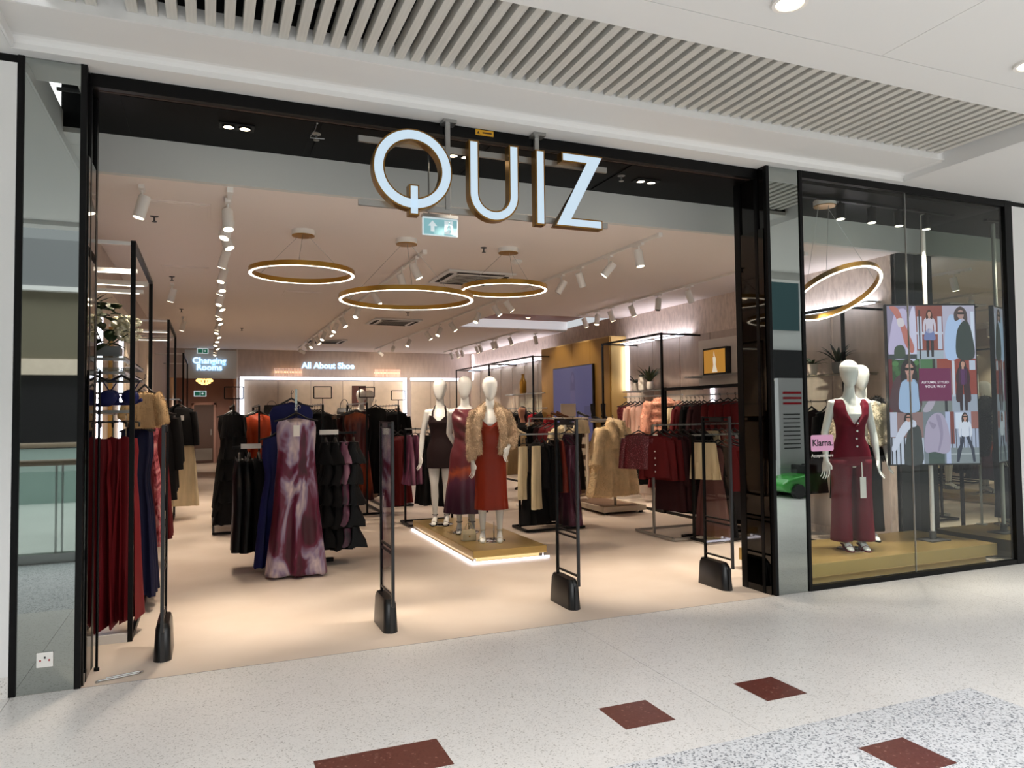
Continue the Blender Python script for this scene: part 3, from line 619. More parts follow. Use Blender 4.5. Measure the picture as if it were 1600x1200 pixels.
# ================================================================== BODIES
import numpy as np
def remesh(mb, voxel, smooth=4, name='body'):
    me = bpy.data.meshes.new(name); me.from_pydata(mb.v, [], mb.f); me.update()
    t = bpy.data.objects.new(name, me); COL.objects.link(t)
    r = t.modifiers.new('r', 'REMESH'); r.mode = 'VOXEL'; r.voxel_size = voxel
    if smooth: s = t.modifiers.new('s', 'SMOOTH'); s.factor = .5; s.iterations = smooth
    out = bpy.data.meshes.new_from_object(t.evaluated_get(bpy.context.evaluated_depsgraph_get()))
    bpy.data.objects.remove(t); bpy.data.meshes.remove(me)
    out.polygons.foreach_set('use_smooth', [True] * len(out.polygons)); out.name = name
    return out
def ell(z, rx, ry, cx=0., cy=0., n=20): return [(cx + rx * math.cos(2 * math.pi * k / n), cy + ry * math.sin(2 * math.pi * k / n), z) for k in range(n)]
def hand(mb, wrist, direction, side, k=1.0):
    """palm and five unequal, slightly curled fingers; side points away from the body's midline"""
    w_ = Vector(wrist); d = Vector(direction).normalized(); f = Vector((-side * .55, -.83, 0)); f = (f - d * f.dot(d)).normalized(); n = d.cross(f) * side
    # f runs across the knuckles (thumb side first), n is the back-of-hand normal
    rings = []
    for t, wd, th in ((-.02, .022, .02), (.01, .026, .018), (.045, .04, .015), (.08, .043, .013), (.092, .038, .010)):
        cpt = w_ + d * t * k; rings.append([tuple(cpt + f * wd * k * math.cos(2 * math.pi * q / 10) + n * th * k * math.sin(2 * math.pi * q / 10)) for q in range(10)])
    mb.loft(rings)
    for off, ln, rr in ((.033, .075, .008), (.011, .084, .0083), (-.011, .078, .008), (-.032, .062, .0072)):
        b = w_ + d * .085 * k + f * off * k; c1 = b + d * ln * .45 * k - n * .006 * k; c2 = c1 + d * ln * .3 * k - n * .012 * k; c3 = c2 + d * ln * .25 * k - n * .018 * k
        mb.tube([b - d * .02, b, c1, c2, c3], [rr, rr, rr * .95, rr * .88, rr * .7], 8)
    b = w_ + d * .03 * k + f * .026 * k; c1 = b + (d * .6 + f * .55) * .045 * k; c2 = c1 + (d * .9 + f * .15) * .035 * k - n * .006
    mb.tube([b, c1, c2], [.012, .0105, .008], 8)
def body(armL, armR, head_turn=0., legs=True, heel=.05, face=False, stance=.0, voxel=.0062):
    """standing figure facing -y, 1.83 m tall; arms given as (elbow, wrist, hand direction)"""
    mb = MB()
    mb.loft([ell(z, rx, ry, 0, cy) for z, rx, ry, cy in ((.80, .13, .085, .01), (.86, .163, .112, .01), (.93, .168, .115, .008), (1.02, .14, .098, .0), (1.1, .117, .084, -.004), (1.18, .12, .088, -.006),
              (1.26, .134, .102, -.014), (1.32, .146, .116, -.02), (1.38, .152, .1, -.01), (1.435, .16, .078, .0), (1.465, .13, .062, .004), (1.485, .085, .056, .004), (1.51, .058, .052, .0), (1.56, .05, .05, -.006), (1.63, .048, .05, -.012))])
    hm = MB()
    hm.loft([ell(z, rx, ry, 0, cy, 22) for z, rx, ry, cy in ((-.13, .012, .018, -.045), (-.12, .032, .04, -.038), (-.095, .05, .062, -.028), (-.055, .068, .08, -.015), (-.01, .081, .094, -.004), (.035, .088, .102, .003), (.075, .086, .1, .006), (.105, .074, .086, .008), (.127, .052, .06, .008), (.139, .026, .03, .008), (.143, .005, .006, .008))])
    if face:
        hm.loft([ell(z, rx, ry, 0, cy, 8) for z, rx, ry, cy in ((-.035, .014, .012, -.088), (-.025, .013, .014, -.092), (.01, .007, .008, -.09))])
        hm.ball((0, -.075, -.062), .022, .012, .008); hm.ball((-.074, .006, -.005), .01, .018, .03); hm.ball((.074, .006, -.005), .01, .018, .03)
    hm.xf(Matrix.Translation((0, -.012, 1.715)) @ Matrix.Rotation(R(head_turn), 4, 'Z') @ Matrix.Rotation(R(4), 4, 'X')); mb.add(hm.v, hm.f)
    for s, (el, wr, hd) in ((1, armL), (-1, armR)):
        sh = Vector((s * .165, .005, 1.425)); el = Vector(el); wr = Vector(wr); m1 = (sh + el) / 2; m2 = el * .6 + wr * .4
        mb.tube([Vector((s * .12, .005, 1.43)), sh, sh * .75 + el * .25, m1, el, m2, wr], [.05, .05, .044, .04, .035, .036, .023], 14)
        hand(mb, wr, hd, s, 1.16)
    if legs:
        for s in (1, -1):
            dx = s * (.082 + stance)
            mb.tube([(s * .082, .01, .9), (s * .086, .0, .78), (dx, -.008, .62), (dx * .98, -.012, .5), (dx * .96, .012, .36), (dx * .95, .014, .24), (dx * .94, .018, .13), (dx * .94, .02, .06 + heel)], [.085, .082, .066, .05, .049, .038, .028, .029], 16)
            mb.loft([[(dx * .94 + wx * math.cos(2 * math.pi * q / 10), yy, zz + hz * math.sin(2 * math.pi * q / 10)) for q in range(10)] for yy, zz, wx, hz in ((.055, heel + .03, .02, .02), (.03, heel + .035, .03, .03), (-.03, heel * .7 + .035, .032, .03), (-.085, heel * .2 + .028, .037, .022), (-.13, .02, .034, .017), (-.165, .015, .018, .011))])
    return remesh(mb, voxel, 3, 'body')
def sandals(t, stance, heel, m, name='sandal'):
    for s in (1, -1):
        x = s * (.082 + stance) * .94
        sh = MB().loft([[(x + wx * c_, yy, zz + dz) for c_, dz in ((-1, 0), (1, 0), (1, .01), (-1, .01))] for yy, zz, wx in ((.06, heel - .004, .024), (.0, heel * .75, .028), (-.07, .006, .038), (-.14, .0, .036), (-.175, .0, .014))])
        sh.cyl((x, .05, heel), (x, .05, 0), .009, .006, 8)
        sh.tube([(x - .038, -.1, .012), (x - .03, -.1, .04), (x, -.1, .05), (x + .03, -.1, .04), (x + .038, -.1, .012)], .006, 6)
        sh.tube([(x + .034 * math.cos(R(a)), .018 + .038 * math.sin(R(a)), heel + .075) for a in range(0, 360, 30)], .005, 6, True)
        sh.build(name, m, t, smooth=40, o=(0, 0, 0))
def stand(t, m='chrome'):
    MB().lathe([(.155, 0), (.155, .006), (.15, .009)], (.0, .0, -.0), 32).build('glass_base', m, t, smooth=40, o=(0, 0, 0))
    MB().cyl((.03, .1, .0), (.03, .1, .2), .007, n=8).build('stand_rod', 'chrome', t, o=(0, 0, 0))
def wrap(rings, seg=56, nf=9, seed=0, twist=.6, p=.9):
    """cloth around a body: rings are (z, rx, ry, cx, cy, fold)"""
    rnd = random.Random(seed); ph = [rnd.uniform(0, 6.28) for _ in range(4)]; out = []
    for i, (z, rx, ry, cx, cy, fo) in enumerate(rings):
        row = []
        for k in range(seg):
            a = 2 * math.pi * k / seg; cs, sn = math.cos(a), math.sin(a)
            g = 1 + fo * (.6 * math.sin(nf * a + ph[0] + twist * z) + .4 * math.sin((nf * 2 - 3) * a + ph[1]) + .3 * math.sin(3 * a + ph[2]))
            row.append((cx + rx * g * math.copysign(abs(cs) ** p, cs), cy + ry * g * math.copysign(abs(sn) ** p, sn), z))
        out.append(row)
    return out
def dense(rings, n):
    """interpolate ring parameters"""
    out = []; zs = [r[0] for r in rings]; m = len(rings)
    for i in range(n):
        u = i / (n - 1) * (m - 1); a = min(int(u), m - 2); t = u - a; t2 = t * t * (3 - 2 * t)
        out.append(tuple(x + (y - x) * (t if j == 0 else t2 * .5 + t * .5) for j, (x, y) in enumerate(zip(rings[a], rings[a + 1]))))
    return out
def spikes(me, count, ln, wd, seed=1, droop=.5, name='fur', gap=None):
    """many short tapering hairs over a mesh, as one mesh"""
    rs = np.random.RandomState(seed); me.calc_loop_triangles(); nt_ = len(me.loop_triangles); nv = len(me.vertices)
    co = np.empty(nv * 3, np.float32); me.vertices.foreach_get('co', co); co = co.reshape(-1, 3)
    tr = np.empty(nt_ * 3, np.int32); me.loop_triangles.foreach_get('vertices', tr); tr = tr.reshape(-1, 3)
    A, B, C_ = co[tr[:, 0]], co[tr[:, 1]], co[tr[:, 2]]; N = np.cross(B - A, C_ - A); ar = np.linalg.norm(N, axis=1); N = N / np.maximum(ar, 1e-9)[:, None]
    ix = rs.choice(nt_, count, p=ar / ar.sum()); u, v = rs.rand(2, count); fl = u + v > 1; u[fl], v[fl] = 1 - u[fl], 1 - v[fl]
    P = A[ix] + (B - A)[ix] * u[:, None] + (C_ - A)[ix] * v[:, None]; n = N[ix]
    D = n * .75 + np.array([0, 0, -droop]) + rs.normal(0, .3, (count, 3)); D /= np.linalg.norm(D, axis=1)[:, None]
    T = np.cross(D, rs.normal(0, 1, (count, 3))); T /= np.linalg.norm(T, axis=1)[:, None]
    L_ = ln * rs.uniform(.6, 1.2, count)[:, None]
    V = np.stack([P + T * wd, P - T * wd, P + D * L_], 1).reshape(-1, 3)
    m2 = bpy.data.meshes.new(name); m2.from_pydata([tuple(map(float, q)) for q in V], [], [(3 * i, 3 * i + 1, 3 * i + 2) for i in range(count)])
    return m2
def fur(parent, me, m, count, ln, wd=.004, seed=1, droop=.5):
    return tag(obj('fur_pile', spikes(me, count, ln, wd, seed, droop), m, parent), kind='stuff')

HANG = lambda s, f=.0: ((s * .235, .03, 1.14), (s * .25, -.02 - f, .88), (s * .05, -.12, -1))
b_hip = body(((.262, .08, 1.18), (.205, -.045, 1.06), (-.3, -.35, -.75)), ((-.205, .02, 1.15), (-.2, -.03, .9), (.06, -.12, -1)), head_turn=8, stance=.02)
b_back = body(((.2, .11, 1.17), (.11, .16, 1.0), (-.5, .1, -.8)), ((-.2, .11, 1.17), (-.11, .16, 1.0), (.5, .1, -.8)), head_turn=-4)
b_down = body(HANG(1), HANG(-1), head_turn=-6, stance=.0)
BODYDRESS = dict(bust=(.155, .125, 0, -.02), waist=(.128, .096, 0, -.004), hip=(.182, .13, 0, .006))

def mannequin(label, loc, rz, me, scale=1.0, group='white faceless mannequins', heel=.05, stance=.0, shoes='cream', st=True):
    t = local_thing('mannequin', label, 'mannequin', loc, rz, group); t.scale = (scale,) * 3
    o = obj('body', me, 'mannequin_white', t)
    if shoes: sandals(t, stance, heel, shoes)
    if st: stand(t)
    return t
SCM = 1.0
# --- A: rust satin slip dress under a beige fur jacket
mA = mannequin('white mannequin in rust satin dress and beige fur jacket, hand on hip', (3.0, 2.92, .13), R(-21), b_hip, 1.02, stance=.02)
dr = MB().loft(wrap(dense([(1.4, .15, .112, 0, -.012, .004), (1.34, .157, .126, 0, -.018, .006), (1.28, .155, .126, 0, -.018, .012), (1.2, .138, .107, 0, -.008, .035), (1.1, .132, .1, 0, -.002, .035), (1.0, .155, .112, 0, .004, .012), (.92, .176, .128, 0, .008, .006),
          (.75, .178, .132, 0, .01, .014), (.55, .18, .14, 0, .012, .03), (.36, .19, .155, 0, .015, .055)], 34), 64, 7, 3), False)
# slash up the front of the neckline: a cowl
dr.v = [(x, y - (.02 * max(0, 1 - abs(x) / .1) if z > 1.26 and y < -.05 else 0), z - ((.12 * max(0, 1 - abs(x) / .13)) * min(1, (z - 1.3) / .06) if z > 1.3 and y < 0 else 0) + (.028 * math.sin(z * 70 + abs(x) * 22) * .2 if 1.0 < z < 1.3 else 0)) for x, y, z in dr.v]
da = dr.build('satin_dress', 'rust_satin', mA, smooth=180, o=(0, 0, 0))
MB().tube([(.09, -.11, 1.33), (.1, -.06, 1.42), (.095, .03, 1.44), (.09, .1, 1.34)], .004, 6).tube([(-.09, -.11, 1.33), (-.1, -.06, 1.42), (-.095, .03, 1.44), (-.09, .1, 1.34)], .004, 6).build('shoulder_strap', 'rust_satin', mA, o=(0, 0, 0))
def jacket_shell(rings, open_deg, th, seg=40):
    mb = MB(); rows = []
    for z, rx, ry, cx, cy in rings:
        od = open_deg(z) if callable(open_deg) else open_deg
        an = [R(-90 + od + (360 - 2 * od) * k / (seg - 1)) for k in range(seg)]
        rows.append([(cx + rx * math.cos(a), cy + ry * math.sin(a), z) for a in an] + [(cx + (rx - th) * math.cos(a), cy + (ry - th) * math.sin(a), z) for a in reversed(an)])
    return mb.loft(rows)
js = jacket_shell([(.98, .2, .17, -.0, .01), (1.1, .185, .16, 0, .01), (1.25, .18, .155, 0, .005), (1.38, .18, .135, 0, .01), (1.45, .15, .11, 0, .02)], lambda z: 32 + 12 * math.sin((z - .98) * 4), .045)
js.tube([(.12, .0, 1.44), (.165, .005, 1.425), (.205, .03, 1.33), (.255, .075, 1.18), (.235, .02, 1.11), (.208, -.035, 1.07)], [.07, .076, .075, .07, .066, .058], 14)
js.tube([(-.12, .0, 1.44), (-.165, .005, 1.425), (-.19, .02, 1.33), (-.205, .02, 1.14), (-.202, -.01, .96), (-.2, -.026, .91)], [.07, .076, .074, .068, .062, .058], 14)
js.tube([(-.15, -.17, 1.14), (-.15, -.17, 1.28), (-.125, -.13, 1.4), (-.095, -.04, 1.485), (-.05, .06, 1.53), (.05, .06, 1.53), (.095, -.04, 1.485), (.125, -.13, 1.4), (.15, -.17, 1.28), (.15, -.17, 1.14)], [.03, .045, .05, .05, .048, .048, .05, .05, .045, .03], 12)
jm = remesh(js, .014, 3, 'fur_jacket')
rs_ = random.Random(5)
fj = obj('fur_jacket', jm, 'fur_beige', mA); fur(fj, jm, 'fur_beige', 15000, .028, .003, 2, .7)
# --- B: plum and copper ombre satin dress
mB = mannequin('white mannequin in plum satin high-neck dress, middle of the three', (2.93, 3.62, .13), R(-22), b_back, 1.04, shoes='black_cloth')
db = MB().loft(wrap(dense([(1.475, .1, .075, 0, 0, .004), (1.455, .135, .082, 0, 0, .01), (1.42, .16, .1, 0, -.004, .012), (1.32, .158, .126, 0, -.02, .02), (1.2, .136, .105, 0, -.008, .03), (1.1, .13, .098, 0, -.002, .03), (.92, .184, .134, 0, .008, .012),
          (.7, .2, .15, 0, .01, .02), (.45, .235, .185, 0, .012, .05), (.24, .26, .21, 0, .015, .07)], 36), 64, 8, 11), False)
db.v = [(x, y - .010 * math.sin(z * 46 + x * 34) * (1 if z > .95 else .3), z - (.05 * max(0, 1 - abs(x) / .1) if z > 1.46 and y < 0 else 0)) for x, y, z in db.v]
db.build('satin_dress', 'ombre_satin', mB, smooth=180, o=(0, 0, 0))
# --- C: short dark brown halter dress
mC = mannequin('white mannequin in short dark brown halter dress, leftmost of the three', (2.84, 4.38, .13), R(-25), b_down, 1.04, shoes='black_cloth')
dc = MB().loft(wrap(dense([(1.34, .14, .118, 0, -.02, .003), (1.3, .155, .126, 0, -.02, .004), (1.2, .132, .1, 0, -.008, .01), (1.1, .126, .094, 0, -.003, .012), (.93, .178, .127, 0, .008, .008), (.72, .178, .13, 0, .008, .015)], 26), 56, 6, 4), False)
dc.v = [(x, y, z + (.02 if y > 0 else -.035 * max(0, 1 - abs(x) / .07) + .05 * min(1, abs(x) / .11)) * (1 if z > 1.33 else 0)) for x, y, z in dc.v]
dc.build('halter_dress', 'brown_black', mC, smooth=180, o=(0, 0, 0))
MB().tube([(.085, -.115, 1.36), (.085, -.08, 1.44), (.06, .0, 1.51), (0, .055, 1.535), (-.06, .0, 1.51), (-.085, -.08, 1.44), (-.085, -.115, 1.36)], .012, 8).build('neck_strap', 'brown_black', mC, o=(0, 0, 0))

# ================================================================== HANGING GARMENTS
GM = {}   # prototype part lists
def interp(ps, t):
    for (a, x), (b, y) in zip(ps, ps[1:]):
        if t <= b: return x + (y - x) * ((t - a) / (b - a) if b > a else 0)
    return ps[-1][1]
def cloth(L, w_, d_, nf=6, amp=.08, seed=1, top=.1, slope=.32, rows=15, seg=36, neck=.0, hemwave=.0):
    rnd = random.Random(seed); ph = [rnd.uniform(0, 6.28) for _ in range(3)]; mb = MB(); rings = []
    for i in range(rows):
        t = i / (rows - 1); hw, hd = interp(w_, t), interp(d_, t); row = []
        for k in range(seg):
            a = 2 * math.pi * k / seg; cs, sn = math.cos(a), math.sin(a)
            x = hw * math.copysign(abs(cs) ** .75, cs); y = hd * math.copysign(abs(sn) ** .75, sn)
            g = amp * (.25 + t) * (math.sin(nf * x / max(hw, .01) * 2.2 + ph[0] + .8 * t) + .5 * math.sin(nf * 1.7 * x / max(hw, .01) * 2.2 + ph[1])) * hd
            y += g + .5 * amp * hd * math.sin(5 * t + ph[2])
            z = -top - (L - top) * t - slope * abs(x) * max(0, 1 - t * 3) - (neck * max(0, 1 - abs(x) / (.55 * hw)) if i == 0 and sn < .2 else 0) + (hemwave * math.sin(9 * a + ph[1]) if i == rows - 1 else 0)
            row.append((x, y, z))
        rings.append(row)
    mb.loft(rings, True)
    return mb
def hanger_mb(hw=.2, top=.1, slope=.32, clip=False):
    mb = MB()
    hook = [(0, 0, -.06)] + [(.0 + .018 * math.sin(R(a)), 0, -.016 - .018 * math.cos(R(a)) + .018) for a in range(180, -60, -24)]
    mb.tube(hook, .0025, 5)
    if clip: mb.tube([(-hw, 0, -.075), (0, 0, -.062), (hw, 0, -.075)], .006, 6); mb.box(-hw, -hw + .02, -.01, .01, -.11, -.07); mb.box(hw - .02, hw, -.01, .01, -.11, -.07)
    else: mb.tube([(-hw, 0, -top - slope * hw + .01), (-hw * .5, 0, -top - slope * hw * .45), (0, 0, -top + .035), (hw * .5, 0, -top - slope * hw * .45), (hw, 0, -top - slope * hw + .01)], [.009, .011, .012, .011, .009], 6)
    return mb
def sleeve(mb, s, hw, ln, r0, r1, top=.1, slope=.32, out=.06, fwd=0.):
    p0 = Vector((s * (hw - .03), 0, -top - slope * hw - .03)); p1 = p0 + Vector((s * out * .6, -fwd * .4, -ln * .45)); p2 = p0 + Vector((s * out, -fwd, -ln))
    mb.tube([p0, p0 * .6 + p1 * .4, p1, p1 * .4 + p2 * .6, p2], [r0, r0, (r0 + r1) / 2, r1 * 1.05, r1], 10); return mb
def proto(key, mb, hang, extra=None):
    me = bpy.data.meshes.new(key); me.from_pydata(mb.v, [], mb.f); me.polygons.foreach_set('use_smooth', [True] * len(me.polygons)); me.update(); me.set_sharp_from_angle(angle=R(70))
    hm = bpy.data.meshes.new('hanger'); hm.from_pydata(hang.v, [], hang.f); hm.polygons.foreach_set('use_smooth', [True] * len(hm.polygons)); hm.materials.append(MATS['hanger_black'])
    GM[key] = (me, hm, extra)
proto('gown', cloth(1.5, [(0, .17), (.12, .19), (.32, .14), (.5, .19), (1, .27)], [(0, .03), (.15, .06), (.3, .045), (1, .075)], 5, .5, 1, neck=.1, hemwave=.01), hanger_mb(.2))
sgh = hanger_mb(.19, clip=True)
proto('strapless_gown', cloth(1.58, [(0, .15), (.06, .17), (.2, .14), (.4, .18), (1, .26)], [(0, .04), (.2, .05), (1, .08)], 6, .6, 2, top=.2, slope=.0, neck=-.02), sgh)
proto('dress', cloth(1.15, [(0, .16), (.12, .19), (.35, .15), (.55, .19), (1, .23)], [(0, .03), (.2, .055), (1, .06)], 4, .2, 3, neck=.08), hanger_mb(.2))
proto('slip_dress', cloth(1.25, [(0, .12), (.1, .165), (.35, .14), (.55, .18), (1, .24)], [(0, .025), (.2, .05), (1, .07)], 4, .22, 4, top=.16, slope=.0, neck=.05), hanger_mb(.19))
tm = MB()
for k in range(5):
    a = cloth(.3, [(0, .15 + .022 * k), (1, .2 + .03 * k)], [(0, .045), (1, .085)], 7, .35, 10 + k, top=.02, slope=0, rows=5, hemwave=.012); tm.add([(x, y, z - .1 - .27 * k) for x, y, z in a.v], a.f)
proto('tiered_dress', tm, hanger_mb(.19))
proto('skirt', cloth(.8, [(0, .15), (.15, .17), (1, .24)], [(0, .03), (1, .06)], 7, .3, 5, top=.09, slope=0), hanger_mb(.16, clip=True))
proto('mini_skirt', cloth(.5, [(0, .15), (1, .21)], [(0, .03), (1, .055)], 8, .35, 6, top=.09, slope=0), hanger_mb(.16, clip=True))
proto('top', cloth(.66, [(0, .17), (.15, .2), (.6, .18), (1, .2)], [(0, .03), (.3, .05), (1, .05)], 4, .15, 7, neck=.07), hanger_mb(.2))
jk = cloth(.72, [(0, .19), (.15, .22), (.6, .21), (1, .225)], [(0, .035), (.3, .065), (1, .06)], 3, .1, 8, neck=.06); [sleeve(jk, s, .22, .52, .055, .045) for s in (1, -1)]; proto('jacket', jk, hanger_mb(.2))
ct = cloth(1.12, [(0, .19), (.12, .23), (.6, .225), (1, .25)], [(0, .04), (.3, .075), (1, .075)], 3, .12, 9, neck=.06); [sleeve(ct, s, .23, .58, .062, .055) for s in (1, -1)]; proto('coat', ct, hanger_mb(.2))
tr_ = cloth(.86, [(0, .085), (1, .11)], [(0, .035), (.5, .04), (1, .045)], 3, .25, 12, top=.1, slope=0); proto('trousers', tr_, hanger_mb(.17, clip=True))
wl = cloth(1.1, [(0, .15), (.3, .19), (1, .25)], [(0, .03), (1, .055)], 4, .3, 13, top=.1, slope=0); proto('wide_trousers', wl, hanger_mb(.16, clip=True))
br = MB(); 
for s in (1, -1): br.ball((s * .07, -.02, -.2), .066, .042, .058, 12, 8); br.tube([(s * .09, 0, -.15), (s * .14, 0, -.07), (s * .1, .0, -.06)], .005, 5)
br.tube([(-.15, 0, -.22), (-.08, .02, -.25), (.08, .02, -.25), (.15, 0, -.22)], .014, 6); proto('bralette', br, hanger_mb(.15, top=.07, slope=.1))
def tone(me_key, m):
    k = (me_key, m)
    if k not in GM:
        c_ = GM[me_key][0].copy(); c_.materials.clear(); c_.materials.append(MATS[m]); GM[k] = c_
    return GM[k]
tg = MB().box(-.022, .022, -.003, .003, -.075, 0); tag_me = bpy.data.meshes.new('price_tag'); tag_me.from_pydata(tg.v, [], tg.f); tag_me.materials.append(MATS['paper_white'])
NAMES = {'gown': 'gown', 'strapless_gown': 'gown', 'slip_dress': 'dress', 'tiered_dress': 'dress', 'mini_skirt': 'skirt', 'wide_trousers': 'trousers', 'bralette': 'bralette', 'top': 'blouse'}
def garment(key, m, label, loc, rz=0., group=None, scale=(1, 1, 1), ticket=None, hang=True):
    nm = NAMES.get(key, key)
    t = local_thing('hanging_' + nm, label, nm, loc, rz, group); t.scale = scale
    o = obj('fabric', tone(key, m), None, t)
    if hang: obj('hanger', GM[key][1], None, t)
    if ticket: q = obj('price_tag', tag_me, None, t); q.location = ticket
    return t
COLW = {'red_velvet': 'red velvet', 'burgundy': 'burgundy', 'dark_red': 'dark red', 'maroon': 'maroon', 'navy': 'navy', 'royal_navy': 'bright navy', 'black_cloth': 'black', 'black_sequin': 'black sequinned', 'plum': 'plum', 'mauve_brown': 'mauve brown',
        'cream': 'cream', 'beige_fluff': 'beige', 'rose_pink': 'rose pink', 'pale_pink': 'pale pink', 'orange': 'orange', 'rust_satin': 'rust satin', 'brown_black': 'dark brown', 'ombre_rust': 'rust ombre', 'floral_pink': 'pink floral', 'plum_shimmer': 'plum shimmer',
        'glitter_red': 'red sparkly', 'bright_red': 'bright red', 'grey_green': 'olive', 'grey_cloth': 'grey', 'tie_dye': 'tie-dye', 'denim': 'denim'}
def rail_of(items, p0, p1, place, group, rz=None, seed=0, end='front'):
    """garments set evenly along a rail from p0 to p1, each turned across it"""
    p0, p1 = Vector(p0), Vector(p1); d = p1 - p0; a = math.atan2(d.y, d.x) - math.pi / 2; rnd = random.Random(seed); n = len(items)
    for i, it in enumerate(items):
        key, m = it[0], it[1]; u = (i + .5) / n
        nm = NAMES.get(key, key)
        garment(key, m, '%s %s on %s, %s from the %s' % (COLW[m], nm, place, ORD[i], end), p0 + d * u, a + (rz or 0) + R(rnd.uniform(-9, 9)), group, (rnd.uniform(.95, 1.04), rnd.uniform(.85, 1.1), rnd.uniform(.97, 1.03)) if len(it) < 3 else it[2],
                ticket=(.05, -.07, -.25) if rnd.random() < .15 and key not in ('trousers', 'skirt', 'mini_skirt') else None)
# ================================================================== RACKS
def floor_rack(label, p0, p1, z, m='black_metal', depth=.5, group='free-standing clothes rails'):
    p0, p1 = Vector(p0 + (0,)), Vector(p1 + (0,)); d = (p1 - p0).normalized(); n = Vector((-d.y, d.x, 0)) * depth / 2; up = Vector((0, 0, z)); b = Vector((0, 0, .03))
    t = thing('clothes_rack', label, 'clothes rack', p0, group=group)
    for p in (p0, p1):
        MB().bar(p + b, p + up, .028).build('upright', m, t); MB().bar(p - n + b, p + n + b, .03).build('foot_bar', m, t)
    MB().bar(p0 + up, p1 + up, .028, .02).build('hanging_rail', 'steel', t)
    MB().bar(p0 - n + b, p1 - n + b, .03).build('base_bar', m, t); MB().bar(p0 + n + b, p1 + n + b, .03).build('base_bar', m, t)
    return t
def wall_frame(label, x, xw, y0, y1, z, rails=(), group='black wall frames', top=True, lightbars=True, mid=None):
    t = thing('wall_frame', label, 'frame', (x, y0, 0), group=group); s = 1 if xw > x else -1
    for y in (y0, y1): MB().bar((x, y, 0), (x, y, z), .032).build('post', 'black_metal', t)
    if top: MB().bar((x, y0, z - .016), (x, y1, z - .016), .032).build('top_bar', 'black_metal', t)
    if mid: MB().bar((x, y0, mid), (x, y1, mid), .045).build('middle_bar', 'black_metal', t)
    MB().bar((x, y0, .02), (x, y1, .02), .03, .04).build('floor_bar', 'black_metal', t)
    for y in (y0, y1):
        MB().bar((x, y, z - .02), (xw, y, z - .02), .025).build('wall_tie', 'black_metal' if not lightbars else 'white_metal', t); MB().bar((x, y, .03), (xw, y, .03), .03, .06).build('floor_tie', 'white_metal', t)
    for (rx, ra, rb, rz_) in rails: MB().bar((rx, ra, rz_), (rx, rb, rz_), .025, .02).build('hanging_rail', 'steel', t)
    return t
# ------------------------------------------------------------------ left wall
XF = -.52
wall_frame('black wall frame on the left nearest the entrance', XF, XL, .9, 2.62, 2.88, [(-.74, .95, 2.6, 1.63)])
wall_frame('black wall frame on the left, second from the entrance', XF, XL, 5.8, 7.9, 2.9, [(-.74, 5.8, 7.9, 1.72)])
wall_frame('black wall frame on the left, farthest from the entrance', XF, XL, 11.7, 14.8, 2.92, [(-.74, 11.7, 14.8, 1.72)])
for i, (y, z) in enumerate(((1.45, 2.74), (1.98, 2.66), (2.45, 2.8), (6.5, 2.8), (7.2, 2.75))):
    t = thing('light_bar', 'slim white light bar across the left wall frames, %s from the entrance' % ORD[i], 'light', (-.8, y, z), group='light bars on the left wall')
    MB().box(XL, XF - .016, y - .02, y + .02, z, z + .03).build('housing', 'white_metal', t); MB().box(XL + .05, XF - .05, y - .012, y + .012, z - .004, z).build('diffuser', 'led_warm', t)
for i in range(5):
    g_ = garment('strapless_gown', 'red_velvet', 'red velvet gown on the left wall rail, %s from the pillar' % ORD[i], (-.92 + .085 * i, 1.02 + .05 * (i % 2) + .03 * i, 1.63), R(-12 + 6 * (i % 3)), 'red gowns at the left pillar', (.5, 1.15, 1 - .012 * i))
    MB().cyl((0, 0, -.2), (0, 0, -.02), .005, n=6).build('hanger_stem', 'chrome', g_, o=(0, 0, 0))
t = thing('hanging_rail', 'short steel cross rail holding the red gowns by the left pillar', 'rail', (-.8, 1.1, 1.63)); MB().bar((XL, 1.1, 1.64), (-.54, 1.1, 1.64), .022).build('tube', 'steel', t); MB().bar((-.54, 1.1, 1.64), (-.54, .9, 1.64), .02).build('side_tie', 'steel', t)
rail_of([('gown', 'navy', (.62, 1.2, 1)), ('gown', 'navy', (.62, 1.2, 1)), ('gown', 'navy', (.66, 1.1, 1))], (-.57, 1.72, 1.63), (-.57, 2.15, 1.63), 'the left wall rail behind the red gowns', 'navy gowns on the left wall', seed=1)
rail_of([('strapless_gown', 'dark_red', (.6, 1, 1)), ('strapless_gown', 'dark_red', (.6, 1, 1))], (-.58, 2.3, 1.63), (-.58, 2.55, 1.63), 'the left wall behind the navy gowns', 'dark red gowns on the left wall', seed=2)
rail_of([('gown', 'floral_pink', (.7, 1, 1))] * 3, (-.6, 2.85, 1.85), (-.6, 3.4, 1.85), 'the left wall behind the navy gowns', 'floral gowns on the left wall', seed=3)
rail_of([('gown', 'dark_red', (.75, 1, 1))] * 3, (-.56, 3.5, 1.82), (-.56, 4.1, 1.82), 'the left wall past the floral gowns', 'red gowns deeper on the left wall', seed=4)
rail_of([('coat', 'black_cloth')] * 6, (-.6, 4.3, 1.78), (-.6, 5.7, 1.78), 'the left wall past the red gowns', 'black coats on the left wall', seed=5)
t = thing('hanging_rail', 'steel clothes rail fixed along the left wall between the frames', 'rail', (-.6, 2.7, 1.8)); MB().bar((-.6, 2.7, 1.84), (-.6, 5.8, 1.8), .025).build('tube', 'steel', t); 
for y in (2.9, 4.2, 5.6): MB().bar((XL, y, 1.83), (-.6, y, 1.82), .02).build('wall_bracket', 'steel', t)
rail_of([('jacket', 'black_cloth')] * 4 + [('jacket', 'black_sequin')] * 2, (-.45, 7.3, 1.86), (-.45, 8.4, 1.86), 'the left wall at the second frame', 'black jackets on the left wall', seed=6)
